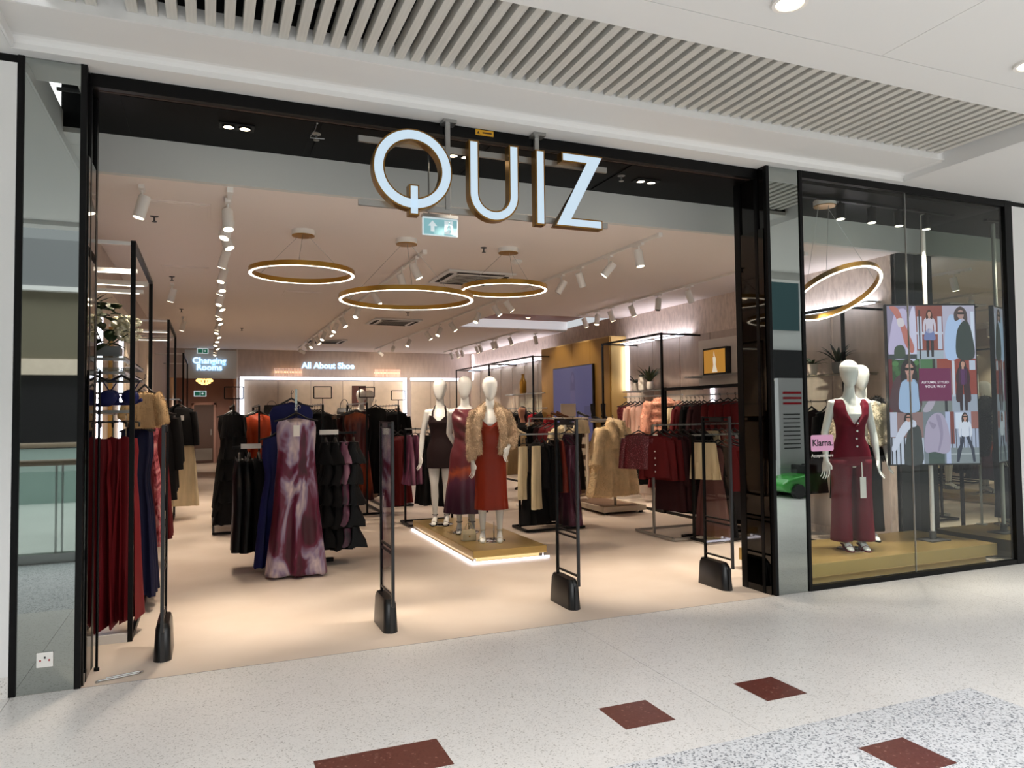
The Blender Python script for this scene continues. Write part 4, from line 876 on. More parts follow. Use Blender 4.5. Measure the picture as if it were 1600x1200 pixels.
rail_of([('wide_trousers', 'cream')] * 3, (-.4, 7.35, 1.3), (-.38, 7.9, 1.3), 'the left wall below the black jackets', 'cream trousers on the left wall', seed=7)
t = thing('hanging_rail', 'double steel rail carrying black jackets and cream trousers on the left wall', 'rail', (-.45, 7.2, 1.3)); MB().bar((-.45, 7.2, 1.86), (-.45, 8.5, 1.86), .022).bar((-.4, 7.2, 1.3), (-.4, 8.0, 1.3), .022).build('tube', 'steel', t); MB().bar((XL, 7.25, 1.86), (-.44, 7.25, 1.86), .02).bar((XL, 7.25, 1.3), (-.4, 7.25, 1.3), .02).build('wall_bracket', 'steel', t)
rail_of([('dress', 'black_cloth')] * 5 + [('gown', 'maroon')] * 4, (-.7, 9.0, 1.72), (-.7, 11.4, 1.72), 'the far left wall', 'dresses far along the left wall', seed=8)
t = thing('hanging_rail', 'steel clothes rail on the far left wall', 'rail', (-.7, 8.9, 1.72)); MB().bar((-.7, 8.9, 1.715), (-.7, 11.5, 1.715), .022).build('tube', 'steel', t); MB().bar((XL, 9.0, 1.71), (-.7, 9.0, 1.71), .02).bar((XL, 11.4, 1.71), (-.7, 11.4, 1.71), .02).build('wall_bracket', 'steel', t)
rail_of([('gown', 'grey_green'), ('gown', 'black_cloth'), ('gown', 'black_cloth'), ('gown', 'plum')], (-.74, 12, 1.72), (-.74, 14, 1.72), 'the left wall at the farthest frame', 'gowns by the farthest left frame', seed=9)
garment('bralette', 'royal_navy', 'fluffy navy bralette above the red gowns, nearer the pillar', (-.77, 1.12, 1.94), R(6), 'bralettes on the left wall', (.95, 1, 1.0))
garment('bralette', 'royal_navy', 'fluffy navy bralette above the red gowns, nearer the black post', (-.62, 1.2, 1.95), R(-8), 'bralettes on the left wall', (.95, 1, 1.0))
t = local_thing('hanging_shrug', 'beige fluffy shrug slung over the rail beside the black post', 'shrug', (-.5, 1.72, 1.93), R(4)); t.scale = (.6, 1, 1)
sh_ = cloth(.42, [(0, .12), (.3, .2), (1, .16)], [(0, .04), (1, .06)], 3, .1, 21, neck=.05); sh_.tube([(-.15, 0, -.16), (-.22, -.02, -.26), (-.27, -.03, -.36)], [.07, .075, .07], 12); sh_.tube([(.14, 0, -.15), (.2, -.02, -.26), (.24, -.03, -.4)], [.07, .085, .085], 12)
sm_ = remesh(sh_, .014, 3, 'shrug'); q = obj('fabric', sm_, 'beige_fluff', t); fur(t, sm_, 'beige_fluff', 5000, .014, .003, 4); obj('hanger', GM['top'][1], None, t)
# left wall panels, mirrors, shelf with flowers
lw = bpy.data.objects['wall_left.001'] if 'wall_left.001' in bpy.data.objects else None
for i, y in enumerate((1.0, 2.7, 4.4, 6.1, 7.8, 9.5)): MB().box(XL, XL + .02, y, y + 1.66, .1, 3.0).build('wall_panel', 'wall_panel', lw)
for i, (y, m) in enumerate(((3.3, 'led_white'), (5.2, 'led_white'), (4.2, 'gold_satin'))):
    t = thing('upright_light' if i < 2 else 'gold_upright', ['upright white light strip on the left wall, nearer the entrance', 'upright white light strip on the left wall, farther in', 'gold upright panel on the left wall between light strips'][i], 'light' if i < 2 else 'panel', (XL + .05, y, .3))
    MB().box(XL + .02, XL + .06, y - (.025 if i < 2 else .06), y + (.025 if i < 2 else .06), .3, 2.6).build('strip', m, t); MB().box(XL + .02, XL + .05, y - .07, y + .07, 2.6, 2.63).box(XL + .02, XL + .05, y - .07, y + .07, .27, .3).build('end_cap', 'white_metal', t)
sh = thing('glass_shelf', 'glass shelf with steel rods beside the left pillar', 'shelf', (-.8, 1.0, 2.02))
MB().box(XL, XF - .05, .95, 2.5, 2.03, 2.042).build('top_pane', 'clear_glass', sh); MB().box(XL, XF - .05, .95, 2.5, 1.93, 1.942).build('lower_pane', 'clear_glass', sh)
for y in (.96, 2.49): MB().bar((XL, y, 2.02), (XF - .05, y, 2.02), .02).bar((XL, y, 1.92), (XF - .05, y, 1.92), .02).build('edge_rod', 'steel', sh)
MB().bar((XF - .06, .96, 2.02), (XF - .06, 2.49, 2.02), .02).bar((XF - .06, .96, 1.92), (XF - .06, 2.49, 1.92), .02).build('front_rod', 'steel', sh)
def leaf(mb, base, d, ln, wd, bend=.25, n=5):
    d = Vector(d).normalized(); s = d.cross(Vector((0, 0, 1))); s = s.normalized() if s.length > .01 else Vector((1, 0, 0)); up = s.cross(d); pts = []
    for i in range(n + 1):
        t = i / n; c = Vector(base) + d * ln * t - Vector((0, 0, 1)) * bend * ln * t * t; w_ = wd * math.sin(math.pi * min(.97, .08 + t * .92)) ** .8
        pts.append((c - s * w_, c + up * w_ * .25, c + s * w_))
    vs_ = [p for q in pts for p in q]; fs = []
    for i in range(n): a = i * 3; fs += [(a, a + 1, a + 4, a + 3), (a + 1, a + 2, a + 5, a + 4)]
    mb.add(vs_, fs)
fl = thing('flower_arrangement', 'white hydrangeas with green leaves in a dark bowl on the glass shelf', 'flowers', (-.74, 1.2, 2.045))
MB().box(-.88, -.62, 1.12, 1.3, 2.045, 2.13).build('bowl', 'pot_grey', fl, bevel=.01)
rnd = random.Random(3)
for cx, cy, cz, r_ in ((-.84, 1.16, 2.36, .085), (-.58, 1.22, 2.27, .095), (-.62, 1.28, 2.31, .07)):
    hb = MB()
    for k in range(90):
        u = rnd.uniform(-1, 1); a = rnd.uniform(0, 6.28); q = math.sqrt(1 - u * u); p = Vector((cx + r_ * q * math.cos(a), cy + r_ * q * math.sin(a), cz + r_ * u)); hb.ball(p, .018, .018, .014, 6, 4)
    hb.build('flower_head', 'petal_cream', fl, smooth=60); MB().tube([(-.74, 1.2, 2.12), ((cx - .74) / 2, (cy + 1.2) / 2, cz - .1), (cx, cy, cz - .04)], .005, 6).build('stem', 'leaf_green', fl)
for k in range(26):
    a = rnd.uniform(0, 6.28); e = rnd.uniform(.1, 1.2); b = Vector((-.72 + rnd.uniform(-.08, .1), 1.18 + rnd.uniform(-.05, .05), 2.14 + rnd.uniform(0, .3)))
    mb = MB(); leaf(mb, b, (math.cos(a), math.sin(a) * .7 - .3, e - .2), rnd.uniform(.1, .17), rnd.uniform(.035, .05), .4); mb.build('leaf', 'leaf_green', fl, smooth=180)
for k in range(7):
    mb = MB(); leaf(mb, (-.86, 1.18, 2.4), (rnd.uniform(-.2, .9), rnd.uniform(-.5, .3), rnd.uniform(.3, .9)), .26, .012, .2); mb.build('leaf', 'leaf_dark', fl, smooth=180)

# ------------------------------------------------------------------ centre racks
fw = thing('four_way_stand', 'four-way clothes stand carrying the tie-dye gown', 'clothes rack', (.86, 3.15, 0), group='free-standing clothes rails')
MB().bar((.86, 3.15, .03), (.86, 3.15, 1.62), .05).build('centre_post', 'steel', fw); MB().bar((.5, 3.15, .03), (1.25, 3.15, .03), .04).bar((.86, 2.8, .03), (.86, 3.5, .03), .04).build('cross_base', 'black_metal', fw)
MB().bar((.86, 3.15, 1.55), (.8, 2.6, 1.66), .03).build('arm', 'steel', fw); MB().bar((.8, 2.6, 1.66), (.8, 2.59, 1.86), .02).build('front_peg', 'chrome', fw)
MB().bar((.86, 3.15, 1.4), (1.5, 3.15, 1.4), .025).build('arm', 'black_metal', fw); MB().bar((1.1, 3.12, 1.41), (1.3, 3.12, 1.41), .02, .05).build('price_rail', 'white_metal', fw); MB().bar((.86, 3.15, 1.27), (.22, 3.15, 1.27), .025).build('arm', 'black_metal', fw); MB().bar((.3, 3.12, 1.28), (.5, 3.12, 1.28), .02, .05).build('price_rail', 'white_metal', fw); MB().bar((.86, 3.15, 1.5), (.86, 3.7, 1.55), .03).build('arm', 'steel', fw)
td = local_thing('hanging_gown', 'sleeveless plum and white tie-dye maxi gown with price tag', 'gown', (.8, 2.57, 1.69), R(-5))
tm_ = cloth(1.66, [(0, .172), (.03, .19), (.1, .188), (.2, .178), (.3, .186), (.42, .205), (.6, .225), (1, .3)], [(0, .035), (.05, .06), (.12, .09), (.3, .075), (.45, .09), (1, .12)], 4, .24, 33, top=.115, slope=.22, rows=46, seg=80, neck=.1, hemwave=.006)
tm_.v = [(x, y - (.02 * math.exp(-((z + .70 - .35 * (x + .1)) / .05) ** 2) + .016 * math.exp(-((z + .62 - .5 * (x + .1)) / .04) ** 2) + .016 * math.exp(-((z + .8 - .25 * (x + .1)) / .05) ** 2)) * (1 if y < .0 else 0), z) for x, y, z in tm_.v]
tm_.build('fabric', 'tie_dye', td, smooth=180, o=(0, 0, 0)); hanger_mb(.21, .1, .28).build('hanger', 'hanger_black', td, smooth=60, o=(0, 0, 0))
MB().tube([(.0, 0, -.05), (0, 0, -.015), (.02, 0, .012), (.038, 0, -.002), (.034, 0, -.024)], .0045, 6).build('hanger_hook', 'chrome', td, smooth=60, o=(0, 0, 0))
MB().box(-.03, .03, -.12, -.115, -.3, -.19).build('price_tag', 'paper_white', td, o=(0, 0, 0))
garment('top', 'royal_navy', 'bright navy top hung directly behind the tie-dye gown', (.79, 2.95, 1.84), R(-4), 'garments on the four-way stand', (1.1, 1, 1))
garment('gown', 'royal_navy', 'bright navy gown showing left of the tie-dye gown', (.66, 2.86, 1.5), R(8), 'garments on the four-way stand', (.95, 1, .95))
rail_of([('tiered_dress', 'black_cloth', (.75, 1, .82)), ('tiered_dress', 'black_cloth', (.72, 1.2, .84)), ('tiered_dress', 'plum_shimmer', (.68, 1, .82)), ('tiered_dress', 'black_sequin', (.72, 1.2, .83))], (1.12, 3.15, 1.4), (1.52, 3.15, 1.4), 'the right arm of the four-way stand', 'dresses on the right arm of the four-way stand', seed=11, end='post')
rail_of([('dress', 'black_sequin', (1, 1.2, .93)), ('dress', 'black_cloth', (1, 1.2, .92)), ('dress', 'black_sequin', (1, 1.2, .93)), ('dress', 'black_sequin', (1, 1.2, .92))], (.62, 3.15, 1.27), (.24, 3.15, 1.27), 'the left arm of the four-way stand', 'dresses on the left arm of the four-way stand', seed=12, end='post')
floor_rack('black clothes rack behind the four-way stand with tiered black dresses', (.3, 5.6), (.3, 7.4), 1.74)
garment('tiered_dress', 'black_cloth', 'long black tiered dress at the front of the rack behind the four-way stand', (.3, 5.66, 1.74), R(6), 'black dresses behind the four-way stand', (.85, 1, 1.08))
rail_of([('gown', 'black_cloth')] * 5, (.3, 5.85, 1.74), (.3, 7.2, 1.74), 'the rack behind the four-way stand', 'black dresses behind the four-way stand', seed=13)
floor_rack('clothes rack carrying the orange gown', (.66, 6.2), (.66, 7.8), 1.74)
rail_of([('gown', 'orange'), ('slip_dress', 'orange'), ('gown', 'black_cloth'), ('gown', 'black_cloth'), ('gown', 'grey_green')], (.66, 6.25, 1.74), (.66, 7.6, 1.74), 'the rack left of the tie-dye gown', 'gowns on the orange gown rack', seed=14)
floor_rack('black clothes rack between the tie-dye gown and the second gate', (1.45, 5.4), (1.45, 7.2), 1.74)
rail_of([('gown', 'black_cloth'), ('coat', 'black_cloth'), ('gown', 'black_sequin'), ('coat', 'black_cloth'), ('gown', 'maroon')], (1.45, 5.5, 1.74), (1.45, 7.0, 1.74), 'the rack right of the tie-dye gown', 'gowns right of the tie-dye gown', seed=15)
floor_rack('black clothes rack of rust ombre gowns near the second gate', (2.3, 6.6), (2.3, 8.4), 1.78)
rail_of([('gown', 'ombre_rust'), ('gown', 'ombre_rust'), ('gown', 'black_cloth'), ('coat', 'maroon'), ('gown', 'dark_red')], (2.16, 6.6, 1.74), (2.3, 8.2, 1.74), 'the rust gown rack', 'gowns on the rust gown rack', seed=16)
garment('gown', 'black_cloth', 'black gown on the rust gown rack beside the second gate', (2.5, 6.9, 1.82), R(10), 'gowns on the rust gown rack'); garment('slip_dress', 'dark_red', 'dark red slip dress seen low through the second gate', (2.72, 6.5, 1.4), R(5), 'gowns on the rust gown rack', (.8, 1, 1)); garment('slip_dress', 'dark_red', 'dark red slip dress just right of the second gate', (2.9, 6.8, 1.4), R(-5), 'gowns on the rust gown rack', (.8, 1, 1))
floor_rack('black clothes rack of black trousers left of the plinth', (2.6, 5.35), (3.3, 5.35), 1.38)
rail_of([('skirt', 'plum_shimmer'), ('skirt', 'plum_shimmer'), ('wide_trousers', 'black_cloth'), ('wide_trousers', 'black_cloth'), ('wide_trousers', 'black_cloth'), ('wide_trousers', 'black_cloth'), ('wide_trousers', 'brown_black')], (2.62, 5.35, 1.38), (3.25, 5.35, 1.38), 'the rack left of the plinth', 'trousers left of the plinth', seed=17, end='left')
floor_rack('black clothes rack of black jackets behind the mannequins', (3.0, 7.4), (3.0, 9.2), 1.75); rail_of([('coat', 'black_cloth')] * 3 + [('gown', 'black_cloth')] * 3, (3.0, 7.5, 1.75), (3.0, 9.0, 1.75), 'the rack behind the leftmost mannequin', 'black coats behind the mannequins', seed=18)
garment('skirt', 'cream', 'cream pleated skirt behind the leftmost mannequin', (3.12, 5.9, 1.1), R(-10), 'skirts behind the mannequins', (.8, 1, 1))
for i, (x, y, z) in enumerate(((.3, 5.6, 1.74), (1.45, 5.4, 1.74), (2.3, 6.6, 1.78), (3.0, 7.4, 1.75))):
    t = thing('sign_holder', ['empty black sign holder above the tiered black dresses', 'empty black sign holder above the rack right of the tie-dye gown', 'empty black sign holder above the rust gowns', 'empty black sign holder above the coats behind the mannequins'][i], 'sign holder', (x, y, z), group='sign holders on the racks')
    MB().bar((x, y, z), (x, y, z + .09), .012).build('stem', 'black_metal', t); MB().bar((x - .12, y, z + .09), (x + .12, y, z + .09), .014).bar((x - .12, y, z + .25), (x + .12, y, z + .25), .014).bar((x - .12, y, z + .09), (x - .12, y, z + .25), .014).bar((x + .12, y, z + .09), (x + .12, y, z + .25), .014).build('frame', 'black_metal', t)
for i, (x, y) in enumerate(((2.72, 9.3), (3.0, 9.9))):
    mm = mannequin(['white mannequin in maroon dress deep behind the rust gowns', 'white mannequin in black dress deep behind the rust gowns'][i], (x, y, .12), R(10 * i), b_down, 1.06, shoes='black_cloth', st=False)
    MB().loft(wrap(dense([(1.45, .15, .085, 0, 0, .004), (1.38, .172, .115, 0, -.01, .004), (1.2, .138, .106, 0, -.008, .01), (1.1, .13, .1, 0, -.002, .01), (.92, .186, .136, 0, .008, .01), (.4, .24, .19, 0, .01, .05)], 22), 48, 7, 9), False).build('dress', ['maroon', 'black_cloth'][i], mm, smooth=180, o=(0, 0, 0)); MB().lathe([(.3, -.113), (.3, 0)], (0, 0, 0), 24).build('round_base', 'wood_brown', mm, o=(0, 0, 0))
# ------------------------------------------------------------------ right of the plinth
floor_rack('black clothes rack with cream trousers right of the plinth', (3.9, 4.2), (4.75, 4.2), 1.3)
garment('trousers', 'cream', 'cream trousers folded over a hanger beside the rust dress', (3.86, 3.98, 1.24), R(20), 'cream trousers right of the plinth', (.85, 1, .92)); garment('trousers', 'cream', 'longer cream trousers folded over a hanger beside the rust dress', (4.03, 3.93, 1.26), R(26), 'cream trousers right of the plinth', (.9, 1, 1.1))
garment('mini_skirt', 'cream', 'cream mini skirt flaring at the back of the trouser rack', (4.3, 4.5, 1.0), R(20), 'cream trousers right of the plinth', (1.3, 1, 1))
rail_of([('jacket', 'black_cloth'), ('dress', 'black_cloth'), ('dress', 'black_cloth'), ('skirt', 'black_cloth'), ('skirt', 'rust_satin'), ('slip_dress', 'plum_shimmer'), ('slip_dress', 'plum_shimmer')], (4.12, 4.2, 1.3), (4.72, 4.2, 1.3), 'the cream trouser rack', 'garments on the cream trouser rack', seed=19, end='left')
garment('slip_dress', 'plum', 'plum satin slip dress seen through the third gate', (4.7, 4.28, 1.42), R(30), 'garments on the cream trouser rack', (1.1, 1, .8)); garment('jacket', 'beige_fluff', 'beige jacket hung behind the mannequin hand on hip', (3.95, 4.6, 1.45), R(20), 'garments on the cream trouser rack')
garment('skirt', 'black_cloth', 'black flared skirt hung low right of the rust dress', (4.1, 4.05, .88), R(20), 'garments on the cream trouser rack', (1.3, 1.4, .95))
floor_rack('clothes rack of dark red dresses behind the third gate', (5.1, 5.2), (5.1, 6.6), 1.5, 'white_metal')
rail_of([('jacket', 'cream'), ('dress', 'dark_red'), ('dress', 'dark_red'), ('dress', 'maroon'), ('dress', 'black_cloth')], (5.08, 5.15, 1.5), (5.1, 6.4, 1.5), 'the rack behind the third gate', 'dresses behind the third gate', seed=20)
garment('dress', 'black_cloth', 'black dress beside the cream fur coat', (5.38, 5.5, 1.5), R(10), 'dresses behind the third gate'); garment('mini_skirt', 'cream', 'cream bow-trimmed top at the end of the rack behind the third gate', (5.3, 5.05, 1.52), R(15), 'dresses behind the third gate', (.8, 1, .5))
# cream fur coat on a low wheeled stand
cs_ = thing('coat_stand', 'low wooden coat stand under the cream fur coat', 'clothes rack', (6.0, 5.6, 0), group='free-standing clothes rails')
MB().box(5.66, 6.38, 5.0, 6.35, .06, .1).build('shelf_board', 'wood_brown', cs_, bevel=.004); MB().box(5.64, 6.4, 4.98, 5.02, .04, .12).box(5.64, 5.68, 5.0, 6.37, .04, .12).box(6.36, 6.4, 5.0, 6.37, .04, .12).build('edge_frame', 'crate_cream', cs_)
for x, y in ((5.7, 5.04), (6.34, 5.04), (5.7, 6.3), (6.34, 6.3)): MB().lathe([(.03, 0), (.03, .045)], (x, y, 0), 12).build('castor', 'black_plastic', cs_)
for y in (5.3, 6.2):
    MB().bar((6.02, y, .1), (6.02, y, 1.48), .035).build('upright', 'crate_cream', cs_)
MB().bar((6.02, 5.12, 1.47), (6.02, 6.3, 1.47), .03).build('hanging_rail', 'steel', cs_); MB().bar((5.7, 5.5, 1.44), (6.35, 5.5, 1.44), .025).build('cross_rail', 'steel', cs_)
fc = local_thing('hanging_fur_coat', 'long cream faux fur coat hanging over the wooden stand', 'coat', (5.9, 5.14, 1.52), R(16)); fc.scale = (1.22, 1, 1)
cm = cloth(1.24, [(0, .14), (.08, .23), (.3, .26), (.7, .34), (1, .39)], [(0, .07), (.2, .12), (1, .16)], 4, .42, 41, top=.09, slope=.35, rows=18)
cm.tube([(-.2, 0, -.2), (-.3, -.03, -.42), (-.36, -.06, -.66), (-.38, -.08, -.76)], [.1, .1, .095, .1], 12).tube([(.2, -.02, -.2), (.2, -.12, -.45), (.16, -.17, -.75), (.15, -.17, -.82)], [.09, .095, .09, .09], 12)
cm.tube([(-.06, -.13, -.5), (-.08, -.14, -.3), (-.1, -.08, -.12), (0, .06, -.07), (.1, -.08, -.12), (.08, -.14, -.3), (.06, -.13, -.5)], [.05, .065, .07, .07, .07, .065, .05], 10)
cmm = remesh(cm, .018, 3, 'fur_coat'); obj('coat_body', cmm, 'fur_cream', fc); fur(fc, cmm, 'fur_cream', 13000, .022, .0035, 6, .8); obj('hanger', GM['coat'][1], None, fc)
# rack R2 with the red cardigan
floor_rack('steel clothes rack with the red cardigan left of the right pillar', (5.25, 3.0), (6.65, 3.0), 1.42, 'steel', .85)
rc = local_thing('hanging_cardigan', 'dark red buttoned cardigan at the end of the steel rack', 'cardigan', (5.27, 2.92, 1.42), R(-62))
rm_ = cloth(.66, [(0, .17), (.12, .2), (.6, .195), (1, .2)], [(0, .035), (.3, .06), (1, .06)], 3, .1, 51, neck=.16); [sleeve(rm_, s, .2, .5, .055, .045) for s in (1, -1)]
rm_.build('fabric', 'dark_red', rc, smooth=70, o=(0, 0, 0)); obj('hanger', GM['jacket'][1], None, rc)
for k in range(4): MB().ball((.0, -.068, -.33 - .085 * k), .011, .007, .011, 8, 6).build('button', 'chrome', rc, o=(0, 0, 0))
MB().box(-.03, .03, -.05, -.045, -.13, -.11).build('neck_label', 'paper_white', rc, o=(0, 0, 0))
garment('jacket', 'glitter_red', 'red sparkly short-sleeved top beside the cardigan', (5.12, 3.12, 1.4), R(-50), 'garments on the steel rack', (.95, 1, .75))
rail_of([('jacket', 'dark_red'), ('coat', 'maroon'), ('coat', 'maroon'), ('coat', 'brown_black'), ('dress', 'black_cloth'), ('dress', 'black_cloth'), ('dress', 'black_cloth'), ('skirt', 'cream'), ('jacket', 'dark_red'), ('jacket', 'dark_red'), ('dress', 'grey_cloth'), ('coat', 'black_cloth')], (5.36, 3.0, 1.42), (6.6, 3.0, 1.42), 'the steel rack with the cardigan', 'garments on the steel rack', rz=R(18), seed=23, end='left')
floor_rack('black clothes rack in front of the steel rack, partly behind the fourth gate', (5.5, 2.5), (6.5, 2.5), 1.3, 'black_metal', .5)
rail_of([('mini_skirt', 'cream', (1, 1, 1.1)), ('slip_dress', 'mauve_brown'), ('slip_dress', 'black_cloth'), ('jacket', 'dark_red'), ('jacket', 'dark_red'), ('wide_trousers', 'grey_cloth'), ('coat', 'black_cloth'), ('coat', 'black_cloth')], (5.62, 2.5, 1.3), (6.48, 2.5, 1.3), 'the rack behind the fourth gate', 'garments behind the fourth gate', rz=R(30), seed=24, end='left')

# ------------------------------------------------------------------ right wall
wall_frame('black wall frame on the right beside the gold panel', 6.6, XR, 4.77, 6.66, 2.84, [(7.0, 4.8, 6.6, 1.86)], lightbars=False)
wall_frame('black wall frame on the right behind the right pillar', 6.62, XR, 2.95, 4.72, 1.97, [(7.0, 3.0, 4.7, 1.84)], top=False, lightbars=False, mid=1.94)
wall_frame('black wall frame on the right, past the gold panel', 6.6, XR, 9.78, 12.54, 2.86, [(7.0, 9.9, 12.4, 1.7)], lightbars=False)
wall_frame('black wall frame on the right, nearest the rear wall', 6.62, XR, 12.6, 15.3, 2.86, [(7.0, 12.7, 15.2, 1.7)], lightbars=False)
wall_frame('black wall frame on the right behind the display window', 6.72, XR, 1.28, 2.85, 2.79, [(7.05, 1.4, 2.8, 1.7)], lightbars=False)
wr_ = bpy.data.objects['wall_right.001']
for i in range(7): MB().box(XR - .018, XR, 1.25 + i * .82, 2.03 + i * .82, .1, 2.84).build('wall_panel', 'wall_pink_grey', wr_)
for i in range(7): MB().box(XR - .018, XR, 10.35 + i * .82, 11.13 + i * .82, .1, 2.78).build('wall_panel', 'wall_panel', wr_)
for i, (a, b) in enumerate(((1.3, 2.8), (4.95, 7.05), (10.3, 16.0))):
    t = thing('cove_light', ['white cove light on the right wall behind the display window', 'white cove light on the right wall beside the gold panel', 'white cove light on the right wall toward the rear'][i], 'light', (XR - .1, a, 2.86), group='cove lights on the right wall')
    MB().box(XR - .2, XR - .0, a, b, 2.86, 2.875).build('shelf', 'white_metal', t); MB().box(XR - .17, XR - .02, a + .03, b - .03, 2.876, 2.886).build('diffuser', 'led_white', t)
    nseg = max(2, int((b - a) / .8))
    for k in range(nseg): MB().box(XR - .18, XR - .04, a + .05 + k * (b - a) / nseg, a + (k + .85) * (b - a) / nseg, 2.852, 2.86).build('downward_diffuser', 'led_panel', t)
for i, (y, z0, z1) in enumerate(((4.47, .4, 2.0), (7.02, 2.0, 2.84), (15.9, 2.6, 3.36))):
    t = thing('upright_light', ['upright white light strip on the right wall under the picture', 'upright white light strip at the edge of the gold panel', 'upright white light strip at the rear corner of the right wall'][i], 'light', (XR - .03, y, z0), group='upright light strips on the right wall')
    MB().box(XR - .04, XR - .02, y - .035, y + .035, z0, z1).build('strip', 'led_white', t); MB().box(XR - .05, XR, y - .045, y + .045, z1, z1 + .02).build('end_cap', 'white_metal', t)
# gold feature wall with screen
gp = thing('gold_feature_wall', 'tall gold panelled unit on the right wall with a large screen', 'wall unit', (7.0, 7.1, 0))
MB().box(7.03, XR, 7.12, 10.2, 0, 3.0).build('carcass', 'gold_satin', gp)
for i in range(4): MB().box(7.0, 7.03, 7.105 + i * .775, 7.105 + i * .775 + .768, .0, 3.02).build('front_panel', 'gold_satin', gp, bevel=.004)
MB().box(7.03, XR, 7.09, 7.12, 0, 3.02).build('side_panel', 'gold_side', gp); MB().box(7.0, XR, 7.09, 10.2, 3.02, 3.035).build('top_cap', 'gold_side', gp)
emit('screen_violet', (92, 90, 134), .5, (20, 20, 30)); emit('screen_figure', (104, 94, 134), .5, (20, 20, 30)); emit('screen_hair', (84, 76, 116), .5, (20, 20, 30)); emit('screen_shadow', (74, 74, 112), .5, (20, 20, 30))
sv = thing('wall_screen', 'large dim violet screen showing a faint figure on the gold unit', 'screen', (6.97, 8.6, 1.45))
MB().box(6.955, 7.0, 7.7, 9.5, 1.0, 2.55).build('bezel', 'black_plastic', sv); MB().box(6.951, 6.955, 7.72, 9.48, 1.02, 2.53).build('display', 'screen_violet', sv)
def flatx(pts, x, name, m, parent): return MB().add([(x, y, z) for y, z in pts] + [(x + .001, y, z) for y, z in pts], [tuple(range(len(pts))), tuple(range(2 * len(pts) - 1, len(pts) - 1, -1))]).build(name, m, parent)
flatx([(8.55 + .09 * math.cos(R(a)), 2.3 + .14 * math.sin(R(a))) for a in range(0, 360, 30)] , 6.9500, 'picture_hair', 'screen_hair', sv); flatx([(8.64, 2.3), (8.46, 2.3), (8.44, 2.0), (8.67, 2.0)], 6.9496, 'picture_hair', 'screen_hair', sv)
flatx([(8.55 + .055 * math.cos(R(a)), 2.29 + .085 * math.sin(R(a))) for a in range(0, 360, 30)], 6.949, 'picture_face', 'screen_figure', sv); flatx([(8.65, 2.05), (8.45, 2.05), (8.4, 1.4), (8.44, 1.02), (8.68, 1.02), (8.7, 1.4)], 6.9486, 'picture_body', 'screen_figure', sv); flatx([(8.05, 1.72), (7.74, 1.72), (7.74, 1.5), (8.05, 1.5)], 6.950, 'picture_patch', 'screen_shadow', sv)
# framed picture, pale backing panel and shelves
emit('picture_gold', (214, 152, 62), .55, (120, 80, 30)); emit('picture_pale', (238, 226, 206), .6, (200, 190, 170))
pc = thing('framed_picture', 'black framed golden picture of a figure in white on the right wall', 'picture', (7.2, 4.23, 2.17), group='pictures on the right wall')
MB().box(7.2, 7.3, 3.95, 4.52, 2.15, 2.57).build('frame', 'black_plastic', pc); MB().box(7.196, 7.2, 3.98, 4.49, 2.18, 2.54).build('print', 'picture_gold', pc)
flatx([(4.27, 2.42), (4.22, 2.44), (4.19, 2.4), (4.2, 2.3), (4.16, 2.19), (4.29, 2.19), (4.26, 2.3)], 7.195, 'figure_in_white', 'picture_pale', pc); flatx([(4.24, 2.52), (4.25, 2.44), (4.22, 2.44)], 7.1945, 'raised_arm', 'picture_pale', pc)
bp = thing('backing_panel', 'pale raised panel on the right wall behind the framed picture', 'panel', (7.3, 3.7, 1.9)); MB().box(7.29, 7.338, 3.3, 4.75, 1.98, 2.72).build('board', 'panel_trim', bp, bevel=.004)
for i, (y0, y1, z, lb) in enumerate(((3.35, 4.7, 2.13, 'glass shelf under the framed picture'), (4.9, 6.6, 1.96, 'glass shelf with plants beside the gold panel'), (1.35, 2.75, 2.02, 'glass shelf with plants behind the display window'), (10.0, 12.4, 2.05, 'glass shelf on the right wall past the gold panel'))):
    t = thing('glass_shelf', lb, 'shelf', (7.1, y0, z), group='glass shelves on the right wall'); MB().box(6.98, XR - .02, y0, y1, z, z + .012).build('pane', 'clear_glass', t)
    MB().bar((6.98, y0, z - .008), (6.98, y1, z - .008), .014).build('front_rod', 'steel', t)
    for y in (y0 + .03, y1 - .03): MB().bar((6.98, y, z - .01), (XR, y, z - .01), .014).build('bracket', 'steel', t)
def spiky(label, x, y, z, h, n, m, pot, seed, wide=.55):
    t = thing('potted_plant', label, 'plant', (x, y, z), group='potted plants'); rnd = random.Random(seed)
    MB().lathe([(.05, 0), (.07, .05), (.068, .14), (.06, .14), (.06, .12)], (x, y, z), 16).build('pot', pot, t, smooth=40)
    for k in range(n):
        a = 6.28 * k / n + rnd.uniform(-.2, .2); mb = MB(); leaf(mb, (x, y, z + .12), (math.cos(a) * wide, math.sin(a) * wide, rnd.uniform(.5, 1.2)), h * rnd.uniform(.7, 1.1), .018, .35); mb.build('leaf', m, t, smooth=180)
spiky('spiky green plant in a white pot beside the gold panel', 7.1, 5.9, 1.972, .5, 26, 'leaf_green', 'pot_white', 1); spiky('dark leafy plant in a white pot nearest the gold panel', 7.1, 6.35, 1.972, .38, 14, 'leaf_dark', 'pot_white', 2, .9)
vs2 = thing('storage_jar', 'tall pale jar with a black lid between the shelf plants', 'jar', (7.1, 6.15, 1.972)); MB().lathe([(.06, 0), (.065, .02), (.065, .2), (.05, .24)], (7.1, 6.15, 1.972), 16).build('body', 'pot_white', vs2, smooth=40); MB().lathe([(.052, .24), (.052, .27), (.02, .28)], (7.1, 6.15, 1.972), 16).build('lid', 'black_plastic', vs2, smooth=40)
